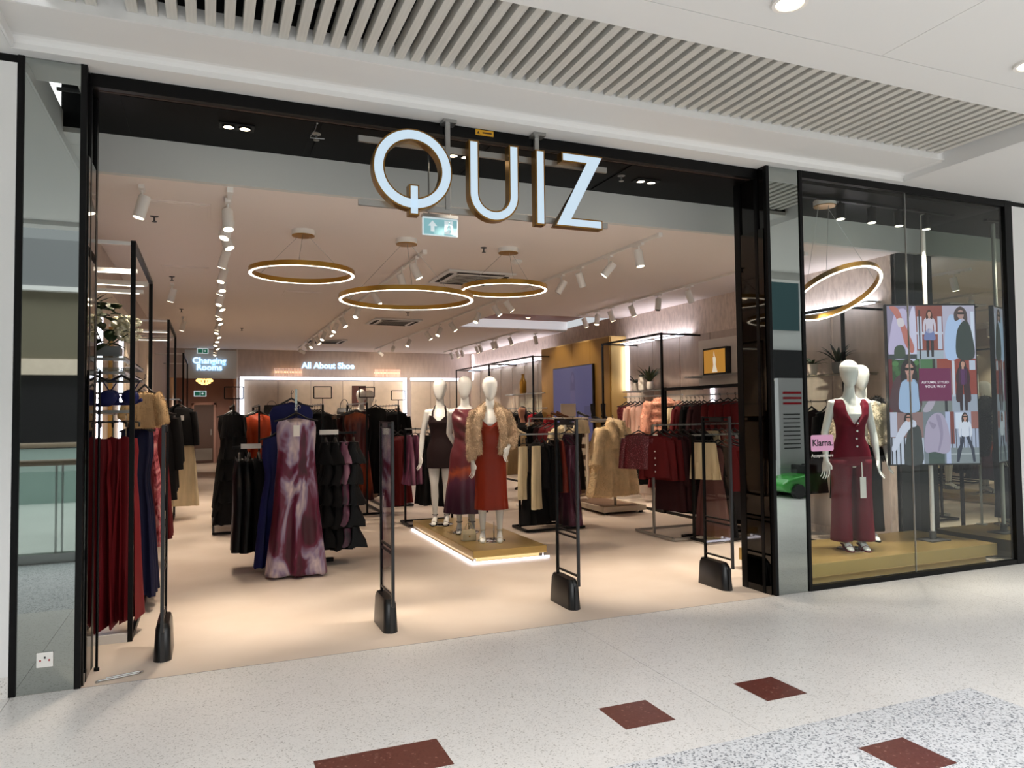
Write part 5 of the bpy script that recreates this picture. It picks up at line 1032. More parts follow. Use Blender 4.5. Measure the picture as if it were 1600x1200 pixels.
spiky('dark spiky plant on the shelf behind the display window', 7.12, 1.75, 2.034, .42, 16, 'leaf_dark', 'pot_grey', 3); spiky('broad-leaved green plant behind the display window', 7.1, 2.15, 2.034, .34, 14, 'leaf_green', 'pot_white', 4, 1.1)
gv = thing('gold_vase', 'gold bottle vase on the right wall behind the mannequin heads', 'vase', (7.0, 11.5, 2.06)); MB().lathe([(.07, 0), (.085, .05), (.085, .28), (.05, .36), (.035, .4), (.035, .46), (.045, .48)], (7.05, 11.4, 2.06), 18).build('body', 'gold_ring', gv, smooth=50)
pp = thing('framed_picture', 'tall tan picture on the right wall past the gold panel', 'picture', (7.3, 10.45, 2.06), group='pictures on the right wall'); MB().box(7.28, 7.335, 10.3, 10.75, 2.06, 2.75).build('print', 'orange_wood', pp); flatx([(10.62, 2.7), (10.5, 2.7), (10.46, 2.4), (10.52, 2.1), (10.6, 2.1), (10.56, 2.4)], 7.275, 'figure', 'wall_panel', pp)
# garments on the right wall
rail_of([('top', 'glitter_red'), ('top', 'glitter_red'), ('jacket', 'pale_pink'), ('top', 'pale_pink'), ('top', 'pale_pink')], (7.0, 6.6, 1.84), (7.0, 5.85, 1.84), 'the right wall by the gold panel', 'tops on the right wall', seed=30, end='gold panel')
fpk = local_thing('hanging_fur_jacket', 'pink faux fur jacket on the right wall frame', 'jacket', (6.86, 5.15, 1.92), R(-38))
pm = cloth(.78, [(0, .13), (.1, .22), (.5, .22), (1, .23)], [(0, .06), (.2, .1), (1, .11)], 3, .1, 61, top=.08, slope=.3); pm.tube([(-.2, 0, -.18), (-.26, -.04, -.42), (-.27, -.07, -.68)], [.1, .1, .095], 12).tube([(.2, 0, -.18), (.26, -.04, -.42), (.27, -.07, -.68)], [.1, .1, .095], 12)
for z in (-.2, -.34, -.48, -.62): pm.tube([(.235 * math.cos(R(a)), .115 * math.sin(R(a)), z) for a in range(0, 360, 24)], .03, 8, True)
pmm = remesh(pm, .016, 2, 'fur_jacket'); obj('jacket_body', pmm, 'fur_pink', fpk); fur(fpk, pmm, 'fur_pink', 8000, .024, .004, 7); obj('hanger', GM['jacket'][1], None, fpk)
garment('mini_skirt', 'cream', 'cream fringed skirt hung beside the pink fur jacket', (6.95, 4.92, 1.72), R(-40), 'skirts on the right wall', (.9, 1, .8))
rail_of([('dress', 'black_cloth'), ('jacket', 'dark_red'), ('dress', 'black_cloth'), ('jacket', 'black_cloth'), ('dress', 'dark_red'), ('jacket', 'maroon')], (7.0, 4.85, 1.82), (7.0, 4.2, 1.82), 'the right wall past the pink jacket', 'garments past the pink fur jacket', rz=R(-30), seed=31, end='gold panel')
rail_of([('gown', 'dark_red'), ('gown', 'red_velvet'), ('gown', 'dark_red'), ('gown', 'red_velvet'), ('gown', 'dark_red'), ('gown', 'dark_red')], (6.98, 4.1, 1.84), (6.98, 3.05, 1.84), 'the right wall under the picture', 'red gowns on the right wall', rz=R(-30), seed=32, end='gold panel')
rail_of([('skirt', 'maroon'), ('skirt', 'black_cloth'), ('mini_skirt', 'brown_black'), ('skirt', 'dark_red'), ('skirt', 'black_cloth'), ('mini_skirt', 'maroon')], (7.05, 6.5, 1.12), (7.05, 4.9, 1.12), 'the low right wall rail', 'skirts on the low right rail', seed=33, end='gold panel')
t = thing('hanging_rail', 'low steel clothes rail along the right wall', 'rail', (7.05, 4.8, 1.12)); MB().bar((7.05, 4.8, 1.12), (7.05, 6.6, 1.12), .022).build('tube', 'steel', t); MB().bar((7.05, 4.85, 1.12), (XR, 4.85, 1.12), .02).bar((7.05, 6.55, 1.12), (XR, 6.55, 1.12), .02).build('wall_bracket', 'steel', t)
rail_of([('coat', 'black_cloth'), ('coat', 'black_cloth'), ('dress', 'brown_black'), ('jacket', 'black_cloth'), ('dress', 'black_cloth')], (7.05, 2.75, 1.7), (7.05, 1.5, 1.7), 'the right wall behind the window', 'garments behind the display window', seed=34, end='rear')
rail_of([('coat', 'black_cloth'), ('jacket', 'bright_red'), ('coat', 'black_cloth'), ('jacket', 'black_cloth'), ('coat', 'black_cloth'), ('dress', 'black_cloth')], (7.0, 10.0, 1.7), (7.0, 12.3, 1.7), 'the right wall past the gold panel', 'coats past the gold panel', seed=35, end='gold panel')
rail_of([('coat', 'black_cloth'), ('coat', 'maroon'), ('coat', 'black_cloth'), ('coat', 'black_cloth')], (7.0, 12.8, 1.7), (7.0, 15.0, 1.7), 'the right wall nearest the rear', 'coats at the rear right', seed=36, end='gold panel')
# ================================================================== DISPLAY TABLE, COUNTER, SHOES AND BAGS
tb = thing('display_table', 'gold-edged display table between the mannequins and the gold unit', 'table', (5.5, 7.6, 0))
MB().box(4.9, 6.05, 7.3, 7.95, 1.14, 1.2).build('top', 'gold_plinth', tb, bevel=.004); MB().box(4.95, 6.0, 7.35, 7.9, .5, .53).build('lower_shelf', 'gold_side', tb)
for x in (4.95, 6.0):
    for y in (7.35, 7.9): MB().bar((x, y, 0), (x, y, 1.14), .035).build('leg', 'black_metal', tb)
def bag(label, x, y, z, w_, h, d_, m, handle=.1, rz=0., group='bags and shoes on display', two=False):
    t = local_thing('handbag', label, 'handbag', (x, y, z), rz, group)
    MB().loft([[(a * w_ / 2 * k, b * d_ / 2 * k2, zz) for a, b in ((-1, -1), (1, -1), (1, 1), (-1, 1))] for zz, k, k2 in ((0, 1, 1), (h * .6, .97, .85), (h, .88, .4))]).build('body', m, t, bevel=.01, o=(0, 0, 0))
    for s in ((-1, 1) if two else (0,)): MB().tube([(w_ * .28 * math.cos(R(a)), s * d_ * .25, h * .96 + handle * math.sin(R(a))) for a in range(0, 181, 15)], .006, 6).build('handle', m, t, smooth=60, o=(0, 0, 0))
    MB().box(-.012, .012, -d_ / 2 - .002, -d_ / 2 + .006, h * .45, h * .6).build('clasp', 'gold_ring', t, o=(0, 0, 0))
def shoe_me():
    mb = MB().loft([[(wx * math.cos(2 * math.pi * q / 10), yy, zz + hz * math.sin(2 * math.pi * q / 10)) for q in range(10)] for yy, zz, wx, hz in ((.11, .085, .012, .02), (.09, .095, .026, .035), (.04, .075, .028, .03), (-.02, .045, .03, .025), (-.08, .024, .038, .022), (-.12, .018, .03, .016), (-.15, .014, .01, .009))])
    return mb.cyl((0, .085, .075), (0, .09, 0), .01, .006, 8)
shoe_mesh = {}
def shoe(label, x, y, z, m, rz=0., group='bags and shoes on display', boot=False):
    t = local_thing('boot' if boot else 'shoe', label, 'boot' if boot else 'shoe', (x, y, z), rz, group); k = 'u' + m
    if k not in shoe_mesh:
        o = shoe_me().build('upper', m, t, smooth=60, o=(0, 0, 0)); shoe_mesh[k] = o.data
    else: obj('upper', shoe_mesh[k], None, t)
    if boot: MB().tube([(0, .06, .09), (0, .07, .2), (0, .07, .32)], [.036, .045, .05], 12).build('shaft', m, t, smooth=60, o=(0, 0, 0))
bag('bright red handbag on the display table', 5.95, 7.6, 1.2, .26, .26, .12, 'bright_red', .1, R(20)); bag('hot pink clutch on the display table', 5.72, 7.45, 1.2, .24, .11, .1, 'hot_pink', .02, R(15)); bag('dark brown bag lying behind the pink clutch', 5.75, 7.75, 1.2, .28, .22, .1, 'brown_leather', .06, R(-20))
bx = thing('gift_box', 'upright cream box on the display table', 'box', (5.5, 7.45, 1.2)); MB().box(5.45, 5.55, 7.4, 7.5, 1.2, 1.42).build('carton', 'crate_cream', bx, bevel=.004); MB().box(5.447, 5.553, 7.397, 7.503, 1.36, 1.375).build('ribbon', 'gold_ring', bx)
for i, (x, y) in enumerate(((5.0, 7.42), (5.14, 7.42), (5.28, 7.44))): shoe('cream shoe on the display table, %s from the left' % ORD[i], x, y, 1.2, 'cream', R(30), 'cream shoes on the display table')
cc = thing('crate_counter', 'cream slatted counter in front of the gold unit', 'counter', (6.35, 7.5, 0))
MB().box(6.1, 6.66, 7.35, 7.85, 1.44, 1.5).build('top', 'crate_cream', cc, bevel=.004)
for k in range(6): MB().box(6.12, 6.64, 7.37, 7.39, .15 + k * .21, .28 + k * .21).build('slat', 'crate_cream', cc)
for x in (6.13, 6.63):
    for y in (7.4, 7.82): MB().bar((x, y, 0), (x, y, 1.44), .05).build('corner_post', 'crate_cream', cc)
MB().box(6.15, 6.61, 7.42, 7.8, .05, 1.4).build('dark_interior', 'wood_brown', cc)
sb = thing('counter_sign', 'blank cream board standing on the slatted counter', 'sign', (6.36, 7.6, 1.5)); MB().box(6.2, 6.52, 7.59, 7.605, 1.52, 1.76).build('board', 'crate_cream', sb); MB().box(6.24, 6.48, 7.56, 7.64, 1.5, 1.52).build('foot', 'steel', sb)
for i, (x, m, lb) in enumerate(((6.14, 'brown_leather', 'brown heeled shoe left of the counter board'), (6.1, 'brown_leather', 'brown heeled shoe farthest left on the counter'), (6.58, 'black_plastic', 'black heeled shoe right of the counter board'))): shoe(lb, x, 7.45 + (.16 if i == 1 else 0), 1.5, m, R(40))
bs = thing('shoe_pedestal', 'black pedestal with a pair of black boots by the gold unit', 'pedestal', (6.75, 7.0, 0)); MB().box(6.55, 6.95, 6.85, 7.05, 1.4, 1.43).build('top', 'black_metal', bs); MB().bar((6.75, 6.95, 0), (6.75, 6.95, 1.4), .06).build('column', 'black_metal', bs); MB().box(6.55, 6.95, 6.8, 7.06, 0, .02).build('base', 'black_metal', bs)
shoe('black ankle boot on the pedestal, nearer the counter', 6.62, 6.95, 1.43, 'black_plastic', R(70), boot=True); shoe('black ankle boot on the pedestal, nearer the wall frame', 6.84, 6.95, 1.43, 'black_plastic', R(70), boot=True)
for i, (x, z, m, lb) in enumerate(((3.5, 1.5, 'black_plastic', 'black handbag with tall handles hung on the rear shoe wall'), (3.0, 1.28, 'brown_leather', 'brown handbag on the rear shoe wall'), (1.55, 1.6, 'black_plastic', 'black handbag at the left of the rear shoe wall'), (2.1, 1.65, 'black_cloth', 'soft black tote at the left of the rear shoe wall'), (3.75, 1.25, 'crate_cream', 'pale handbag on the rear shoe wall'))): bag(lb, x, 15.9, z, .42 if i != 3 else .5, .28, .12, m, .26 if i == 0 else .12, two=i == 0, group='handbags on the rear wall')
for zi, z in enumerate((1.26, .85, 1.62)):
    t = thing('shoe_shelf', ['middle shoe shelf on the rear wall', 'lowest shoe shelf on the rear wall', 'highest shoe shelf on the rear wall'][zi], 'shelf', (3, 15.9, z), group='shoe shelves on the rear wall'); MB().box(.9, 5.2, 15.75, YB - .02, z - .02, z - .005).build('board', 'wall_panel' if zi < 2 else 'panel_trim', t)
    for k in range(6): MB().bar((.95 + k * .84, 15.78, z - .03), (.95 + k * .84, YB, z - .03), .02).build('bracket', 'steel', t)
shm = ['black_plastic', 'brown_leather', 'cream', 'black_plastic', 'bright_red']
for k in range(20): shoe('%s shoe on the rear wall shelf, %s from the left' % (['black', 'brown', 'cream', 'glossy black', 'red'][k % 5], ORD[k]), 1.0 + k * .21, 15.86, (1.255, 1.255)[k % 2], shm[k % 5], R(60 if k % 2 else 40), 'shoes on the rear wall')
po = thing('wall_poster', 'rust pink poster on the rear shoe wall', 'poster', (3.95, 16.1, 1.9)); MB().box(3.75, 4.15, 16.1, 16.12, 1.85, 2.42).build('sheet', 'mauve_brown', po); MB().box(3.9, 4.0, 16.095, 16.1, 1.95, 2.2).build('printed_figure', 'rose_pink', po)
po['label'] = 'rust pink poster on the rear shoe wall'

# rear lettering, sconces, passage fittings
al = thing('wall_lettering', 'glowing white letters All About Shoe on the rear wall', 'sign', (3.1, YB - .03, 2.98)); text('letters', 'All About Shoe', .235, 'halo_text', al, (0, -.02, 0), extrude=.012, offset=.003); text('halo_backing', 'All About Shoe', .235, 'halo_glow', al, (0, .018, 0), extrude=.004, offset=.016)
cr = thing('wall_lettering', 'glowing white letters Changing Rooms over the passage', 'sign', (0, YB - .06, 2.98)); text('letters', 'Changing\nRooms', .225, 'halo_text', cr, (-.02, -.02, -.0), extrude=.012, offset=.004, lines=.8); text('halo_backing', 'Changing\nRooms', .225, 'halo_glow', cr, (-.02, .018, 0), extrude=.004, offset=.016, lines=.8)
for i, x in enumerate((2.0, 4.78)):
    t = thing('wall_sconce', ['crystal rod wall lamp left of the letters All About Shoe', 'crystal rod wall lamp right of the letters All About Shoe'][i], 'wall lamp', (x, YB - .05, 2.7), group='crystal wall lamps')
    MB().box(x - .37, x + .37, YB - .1, YB - .02, 2.77, 2.82).build('lit_band', 'sconce_warm', t); MB().box(x - .3, x + .3, YB - .02, YB, 2.74, 2.86).build('back_plate', 'gold_ring', t)
    for k in range(19): MB().cyl((x - .36 + k * .04, YB - .11, 2.68), (x - .36 + k * .04, YB - .11, 2.9), .016, n=6).build('crystal_rod', 'sconce_crystal', t)
for i, (x, y, z, w_) in enumerate(((-.18, 15.6, 3.22, .28), (-.28, 19.5, 2.2, .36))):
    t = thing('exit_sign', ['small green exit sign above the letters Changing Rooms', 'small green exit sign inside the passage'][i], 'sign', (x, y, z)); MB().box(x - w_ / 2, x + w_ / 2, y, y + .02, z, z + w_ * .5).build('plate', 'exit_white', t)
    MB().box(x - w_ * .42, x - w_ * .02, y - .004, y, z + w_ * .08, z + w_ * .42).build('green_field', 'exit_green', t); MB().box(x + w_ * .02, x + w_ * .42, y - .004, y, z + w_ * .06, z + w_ * .44).build('green_field', 'exit_green', t)
    MB().prism([(x + w_ * .3, z + w_ * .25), (x + w_ * .18, z + w_ * .36), (x + w_ * .18, z + w_ * .29), (x + w_ * .1, z + w_ * .29), (x + w_ * .1, z + w_ * .21), (x + w_ * .18, z + w_ * .21), (x + w_ * .18, z + w_ * .14)], y - .006, y - .004).build('arrow', 'exit_white', t)
    for s in (-1, 1): MB().cyl((x + s * w_ * .4, y + .01, z + w_ * .5), (x + s * w_ * .4, y + .01, 3.4 if i == 0 else 2.95), .006, n=6).build('hanger_rod', 'steel', t)
ch = thing('chandelier', 'small glowing gold chandelier in the passage', 'chandelier', (-.16, 19.8, 2.62)); MB().cyl((-.16, 19.8, 2.78), (-.16, 19.8, 2.95), .008, n=6).build('stem', 'gold_ring', ch); rnd = random.Random(9)
for rr, zz, nn in ((.18, 2.76, 12), (.22, 2.7, 14), (.15, 2.64, 10), (.07, 2.6, 6)):
    for k in range(nn): MB().ball((-.16 + rr * math.cos(6.28 * k / nn), 19.8 + rr * math.sin(6.28 * k / nn), zz), .035, n=8, m=5).build('crystal', 'chandelier', ch)
spot('lamp', (-.16, 19.8, 2.55), (-.16, 20.3, 0), 90, 150, (1, .9, .76), ch)

# ================================================================== SHOPPERS DEEP IN THE SHOP
b_person = body(((.24, .02, 1.16), (.22, -.16, 1.0), (-.2, -.8, -.5)), ((-.24, .02, 1.16), (-.22, -.16, 1.0), (.2, -.8, -.5)), face=True, heel=.0, voxel=.009)
def person(label, loc, rz, coat, legs, hair, lean=0.):
    t = local_thing('person', label, 'person', loc, rz, 'shoppers in the shop'); t.scale = (.93, .95, .93)
    obj('body', b_person, 'skin', t)
    mb = MB().loft(wrap(dense([(.72, .23, .16, 0, 0, .02), (.95, .215, .15, 0, 0, .02), (1.2, .19, .14, 0, -.01, .015), (1.38, .19, .135, 0, -.005, .01), (1.47, .13, .09, 0, .0, .005), (1.5, .075, .07, 0, 0, 0)], 22), 40, 5, 2))
    for s in (1, -1): mb.tube([(s * .15, .005, 1.43), (s * .18, .0, 1.4), (s * .245, .02, 1.16), (s * .235, -.1, 1.05), (s * .222, -.15, 1.01)], [.06, .07, .06, .052, .045], 12)
    obj('coat', remesh(mb, .014, 2, 'coat'), coat, t)
    lg = MB()
    for s in (1, -1): lg.tube([(s * .085, .01, .86), (s * .085, -.0, .6), (s * .08, .0, .3), (s * .08, .01, .05)], [.11, .09, .075, .07], 14)
    lg.build('trousers', legs, t, smooth=180, o=(0, 0, 0))
    for s in (1, -1): MB().loft([[(s * .078 + wx * math.cos(2 * math.pi * q / 10), yy, .0 + hz + hz * math.sin(2 * math.pi * q / 10)) for q in range(10)] for yy, wx, hz in ((.07, .03, .035), (.0, .042, .045), (-.1, .045, .035), (-.17, .03, .025))]).build('shoe', 'black_plastic', t, smooth=60, o=(0, 0, 0))
    hm = MB().loft([ell(z, rx, ry, 0, cy, 18) for z, rx, ry, cy in ((1.5, .07, .03, .07), (1.6, .085, .045, .05), (1.7, .088, .075, .03), (1.78, .086, .09, .008), (1.84, .066, .07, .0), (1.865, .02, .02, .0))]); hm.build('hair', hair, t, smooth=180, o=(0, 0, 0))
    for s in (1, -1): MB().ball((s * .03, -.098, 1.725), .009, .006, .006, 8, 5).build('eye', 'black_plastic', t, o=(0, 0, 0))
    return t
person('shopper with dark top and mustard sleeves behind the rust gowns', (3.75, 10.6, 0), R(-35), 'mustard', 'black_cloth', 'hair_brown')
person('brown-haired shopper in black coat by the display table', (6.05, 9.1, 0), R(-70), 'black_cloth', 'denim', 'hair_brown')

# ================================================================== DISPLAY WINDOW
wf = thing('window_1', 'black framed display window with two glass panes', None, (4.915, 0, 0), kind='structure')
MB().box(4.915, 7.74, -.01, .04, 3.685, 3.75).build('top_rail', 'black_metal', wf); MB().box(4.915, 7.74, -.01, .05, .0, .045).build('bottom_rail', 'black_metal', wf); MB().box(7.63, 7.74, -.012, .05, 0, 3.75).build('right_jamb', 'black_metal', wf)
MB().box(4.93, 7.63, .05, .1, .0, .03).build('inner_sill', 'white_metal', wf)
MB().box(4.915, 6.215, .01, .022, .045, 3.685).build('pane', 'shop_glass', wf); MB().box(6.221, 7.63, .01, .022, .045, 3.685).build('pane', 'shop_glass', wf); MB().box(6.215, 6.221, .008, .024, .045, 3.685).build('silicone_joint', 'steel', wf)
wp = thing('display_plinth', 'long low gold plinth in the display window', 'plinth', (6.3, .6, 0)); MB().box(5.0, 7.52, .12, 1.07, .08, .2).build('top', 'gold_plinth', wp, bevel=.004); MB().box(5.08, 7.44, .19, 1.02, 0, .08).build('recessed_base', 'gold_side', wp)
mD = mannequin('white mannequin in burgundy velvet waistcoat and trousers in the display window', (5.95, .5, .2), R(-24), b_down, 1.02, shoes='burgundy')
vb = MB().loft(wrap(dense([(1.468, .15, .085, 0, .0, .003), (1.43, .178, .1, 0, 0, .003), (1.38, .176, .116, 0, -.01, .003), (1.3, .162, .132, 0, -.02, .003), (1.2, .136, .106, 0, -.008, .004), (1.1, .132, .1, 0, -.003, .004), (.97, .178, .128, 0, .004, .004), (.9, .19, .138, 0, .006, .004)], 30), 64, 4, 5), False)
vb.v = [(x, y, z - (.2 * max(0, 1 - abs(x) / .092) * min(1, (z - 1.2) / .2) if y < -.0 and z > 1.2 else 0) - (.06 * max(0, 1 - abs(x - .0) / .08) if y < -.02 and z < .93 else 0)) for x, y, z in vb.v]
vb.build('waistcoat', 'burgundy', mD, smooth=180, o=(0, 0, 0))
for k in range(4): MB().ball((.012, [-.155, -.135, -.118, -.125][k], 1.235 - .075 * k), .012, .008, .012, 10, 6).build('button', 'chrome', mD, o=(0, 0, 0))
tr2 = MB().loft(wrap(dense([(1.0, .15, .11, 0, .004, .004), (.9, .186, .134, 0, .006, .006), (.82, .19, .14, 0, .006, .01)], 8), 48, 5, 6), True)
for s in (1, -1): tr2.loft(wrap(dense([(.88, .098, .125, s * .09, .006, .01), (.6, .085, .108, s * .098, .004, .02), (.3, .088, .11, s * .106, .008, .03), (.09, .095, .12, s * .112, .01, .04)], 20), 36, 5, 7 + s), True)
tr2.build('velvet_trousers', 'burgundy', mD, smooth=180, o=(0, 0, 0))
MB().bar((.03, -.17, .86), (.03, -.175, .72), .008).build('tag_string', 'paper_white', mD, o=(0, 0, 0)); MB().box(.005, .06, -.185, -.18, .52, .72).build('swing_tag', 'paper_white', mD, o=(0, 0, 0))
mE = mannequin('white mannequin in ivory fur top and dark trousers behind the burgundy one', (6.5, .86, .2), R(-26), b_down, 1.01, shoes='black_cloth')
ej = jacket_shell([(1.0, .2, .17, 0, .01), (1.15, .19, .155, 0, .005), (1.3, .2, .165, 0, 0), (1.4, .195, .14, 0, .01), (1.46, .16, .11, 0, .02)], 8, .05); [ej.tube([(s * .17, .0, 1.42), (s * .235, .03, 1.2), (s * .25, .0, 1.0)], [.085, .085, .075], 12) for s in (1, -1)]
ejm = remesh(ej, .016, 3, 'fur_top'); fo_ = obj('fur_top', ejm, 'fur_ivory', mE); fur(fo_, ejm, 'fur_ivory', 7000, .024, .004, 8)
t2 = MB().loft(wrap(dense([(1.02, .15, .11, 0, .004, .004), (.82, .19, .14, 0, .006, .01)], 8), 48, 5, 6), True)
for s in (1, -1): t2.loft(wrap(dense([(.88, .1, .125, s * .088, .006, .01), (.3, .1, .11, s * .095, .008, .03), (.1, .105, .12, s * .1, .01, .04)], 16), 32, 5, 3 + s), True)
t2.build('trousers', 'black_cloth', mE, smooth=180, o=(0, 0, 0))
sl = local_thing('fur_stole', 'black fur stole over the shoulder of the ivory fur mannequin', 'stole', (6.78, .9, 1.66), R(10)); sm2 = remesh(MB().tube([(-.1, .02, -.02), (0, .0, .02), (.07, -.02, -.1), (.1, -.03, -.35), (.11, -.03, -.62)], [.05, .07, .085, .09, .07], 12), .016, 2, 'stole'); obj('stole_body', sm2, 'fur_black', sl); fur(sl, sm2, 'fur_black', 4000, .03, .004, 9)
# portrait screen on a pole
scr = local_thing('portrait_screen', 'tall portrait screen of fashion photos in the display window', 'screen', (7.06, .43, 1.02), R(-20))
MB().box(-.487, .487, 0, .045, -.02, 1.68).build('bezel', 'black_plastic', scr, o=(0, 0, 0))
PIC = {}
def px(name, rgb, s=.85):
    if rgb not in PIC: PIC[rgb] = emit('print_%d_%d_%d' % rgb, rgb, s, tuple(c // 6 for c in rgb))
    return PIC[rgb]
def pic(nm, pts, rgb, lv): return MB().prism(pts, -.001 - .0006 * lv, -.0004 - .0006 * lv).build(nm, px(nm, rgb), scr, o=(0, 0, 0))
def rc_(x0, x1, z0, z1): return [(x0, z0), (x1, z0), (x1, z1), (x0, z1)]
def el_(cx, cz, a, b, n=14): return [(cx + a * math.cos(2 * math.pi * k / n), cz + b * math.sin(2 * math.pi * k / n)) for k in range(n)]
W0, W1, W2, W3 = -.475, -.165, .125, .475; Z0, Z1, Z2, Z3 = -.005, .54, 1.1, 1.665
def sm_(pts, n=4):
    """closed outline rounded through its points"""
    out = []; m = len(pts)
    for i in range(m):
        p0, p1, p2, p3 = (pts[(i + k) % m] for k in (-1, 0, 1, 2))
        for j in range(n):
            t = j / n; out.append(tuple(.5 * (2 * b_ + (c_ - a_) * t + (2 * a_ - 5 * b_ + 4 * c_ - d_) * t * t + (3 * b_ - a_ - 3 * c_ + d_) * t ** 3) for a_, b_, c_, d_ in zip(p0, p1, p2, p3)))
    return out
def cut(nm, pts, rgb, lv): return pic(nm, sm_(pts), rgb, lv)
def person_in_photo(x, z, h, hair, top, bottom, skin=(196, 148, 130), coat=None, walk=0., shades=False, skirt=False):
    """a small printed figure h tall standing at (x, z)"""
    q = h / 8
    if skirt: cut('photo_skirt', [(x - .55 * q, z + 4.6 * q), (x + .55 * q, z + 4.6 * q), (x + 1.0 * q, z + 3.0 * q), (x, z + 2.85 * q), (x - 1.0 * q, z + 3.0 * q)], bottom, 4)
    for s in (-1, 1):
        fx = x + s * (.4 + walk) * q
        pic('photo_leg', [(x + s * .05 * q, z + 4.2 * q), (x + s * .62 * q, z + 4.2 * q), (fx + .28 * q, z + 2 * q), (fx + (.22 + .3 * walk * s) * q, z), (fx + (-.2 + .3 * walk * s) * q, z), (fx - .25 * q, z + 2 * q)], (44, 40, 46) if skirt else bottom, 3)
    cut('photo_torso', [(x - .75 * q, z + 6.5 * q), (x, z + 6.75 * q), (x + .75 * q, z + 6.5 * q), (x + .6 * q, z + 5.4 * q), (x + .55 * q, z + 4.2 * q), (x - .55 * q, z + 4.2 * q), (x - .6 * q, z + 5.4 * q)], top, 4)
    for s in (-1, 1): cut('photo_sleeve', [(x + s * .6 * q, z + 6.5 * q), (x + s * .95 * q, z + 6.2 * q), (x + s * 1.15 * q, z + 5 * q), (x + s * 1.0 * q, z + 4.1 * q), (x + s * .8 * q, z + 4.2 * q), (x + s * .75 * q, z + 5.2 * q)], coat or top, 5)
    if coat:
        for s in (-1, 1): cut('photo_coat', [(x + s * .35 * q, z + 6.6 * q), (x + s * .85 * q, z + 6.4 * q), (x + s * 1.05 * q, z + 4 * q), (x + s * 1.2 * q, z + 1.6 * q), (x + s * .35 * q, z + 1.6 * q), (x + s * .3 * q, z + 4 * q)], coat, 4)
    cut('photo_hair', [(x - .5 * q, z + 6.4 * q), (x - .52 * q, z + 7.4 * q), (x, z + 8.05 * q), (x + .52 * q, z + 7.4 * q), (x + .5 * q, z + 6.4 * q), (x, z + 6.7 * q)], hair, 5)
    pic('photo_face', el_(x + .04 * q, z + 7.25 * q, .32 * q, .46 * q), skin, 6); pic('photo_neck', rc_(x - .16 * q, x + .16 * q, z + 6.5 * q, z + 6.9 * q), skin, 6)
    if shades: pic('photo_sunglasses', rc_(x - .3 * q, x + .38 * q, z + 7.25 * q, z + 7.45 * q), (20, 18, 20), 7)
# top row: gesturing arm over pale trousers; figure in pleated skirt; pale coat and dark jacket
pic('photo', rc_(W0, W1, Z2, Z3), (134, 126, 156), 0); cut('photo_cloth', [(-.46, 1.13), (-.44, 1.4), (-.38, 1.6), (-.27, 1.62), (-.24, 1.4), (-.26, 1.12)], (188, 178, 214), 1); cut('photo_trousers', [(-.27, 1.12), (-.26, 1.4), (-.21, 1.63), (-.17, 1.6), (-.168, 1.12)], (206, 204, 232), 1); cut('photo_arm', [(-.45, 1.655), (-.36, 1.64), (-.3, 1.5), (-.24, 1.36), (-.19, 1.22), (-.22, 1.16), (-.29, 1.26), (-.33, 1.42), (-.39, 1.56)], (186, 112, 104), 2); cut('photo_cuff', [(-.37, 1.52), (-.31, 1.53), (-.29, 1.46), (-.35, 1.44)], (214, 206, 214), 3); pic('photo_kerb', rc_(W0, W1, Z2, 1.15), (52, 60, 66), 2); cut('photo_bag', [(-.4, 1.12), (-.4, 1.22), (-.33, 1.25), (-.29, 1.2), (-.3, 1.12)], (58, 74, 60), 3)
pic('photo', rc_(W1, W2, Z2, Z3), (140, 74, 66), 0); pic('photo_window', rc_(-.15, -.1, 1.2, 1.55), (196, 204, 228), 1); pic('photo_window', rc_(.07, .115, 1.2, 1.55), (196, 204, 228), 1); pic('photo_ledge', rc_(W1, W2, 1.36, 1.385), (206, 206, 222), 1); pic('photo_pavement', rc_(W1, W2, Z2, 1.19), (168, 180, 196), 1); person_in_photo(-.02, 1.12, .5, (66, 40, 36), (206, 200, 218), (116, 128, 178), skirt=True); pic('photo_post', rc_(-.135, -.12, Z2, 1.62), (44, 40, 46), 2)
pic('photo', rc_(W2, W3, Z2, Z3), (184, 180, 204), 0); pic('photo_window', rc_(.43, .465, 1.2, 1.6), (214, 224, 244), 1); cut('photo_pale_dress', [(.15, 1.11), (.15, 1.4), (.2, 1.56), (.27, 1.55), (.33, 1.5), (.29, 1.42), (.27, 1.3), (.275, 1.11)], (176, 200, 238), 2); cut('photo_jacket', [(.275, 1.11), (.27, 1.35), (.32, 1.47), (.39, 1.5), (.44, 1.36), (.455, 1.11)], (48, 60, 58), 3); cut('photo_hair', [(.26, 1.5), (.255, 1.6), (.32, 1.655), (.385, 1.6), (.39, 1.48), (.34, 1.53)], (76, 62, 62), 4); pic('photo_face', el_(.322, 1.57, .036, .05), (176, 140, 134), 5); pic('photo_sunglasses', rc_(.288, .36, 1.57, 1.592), (26, 22, 24), 6)
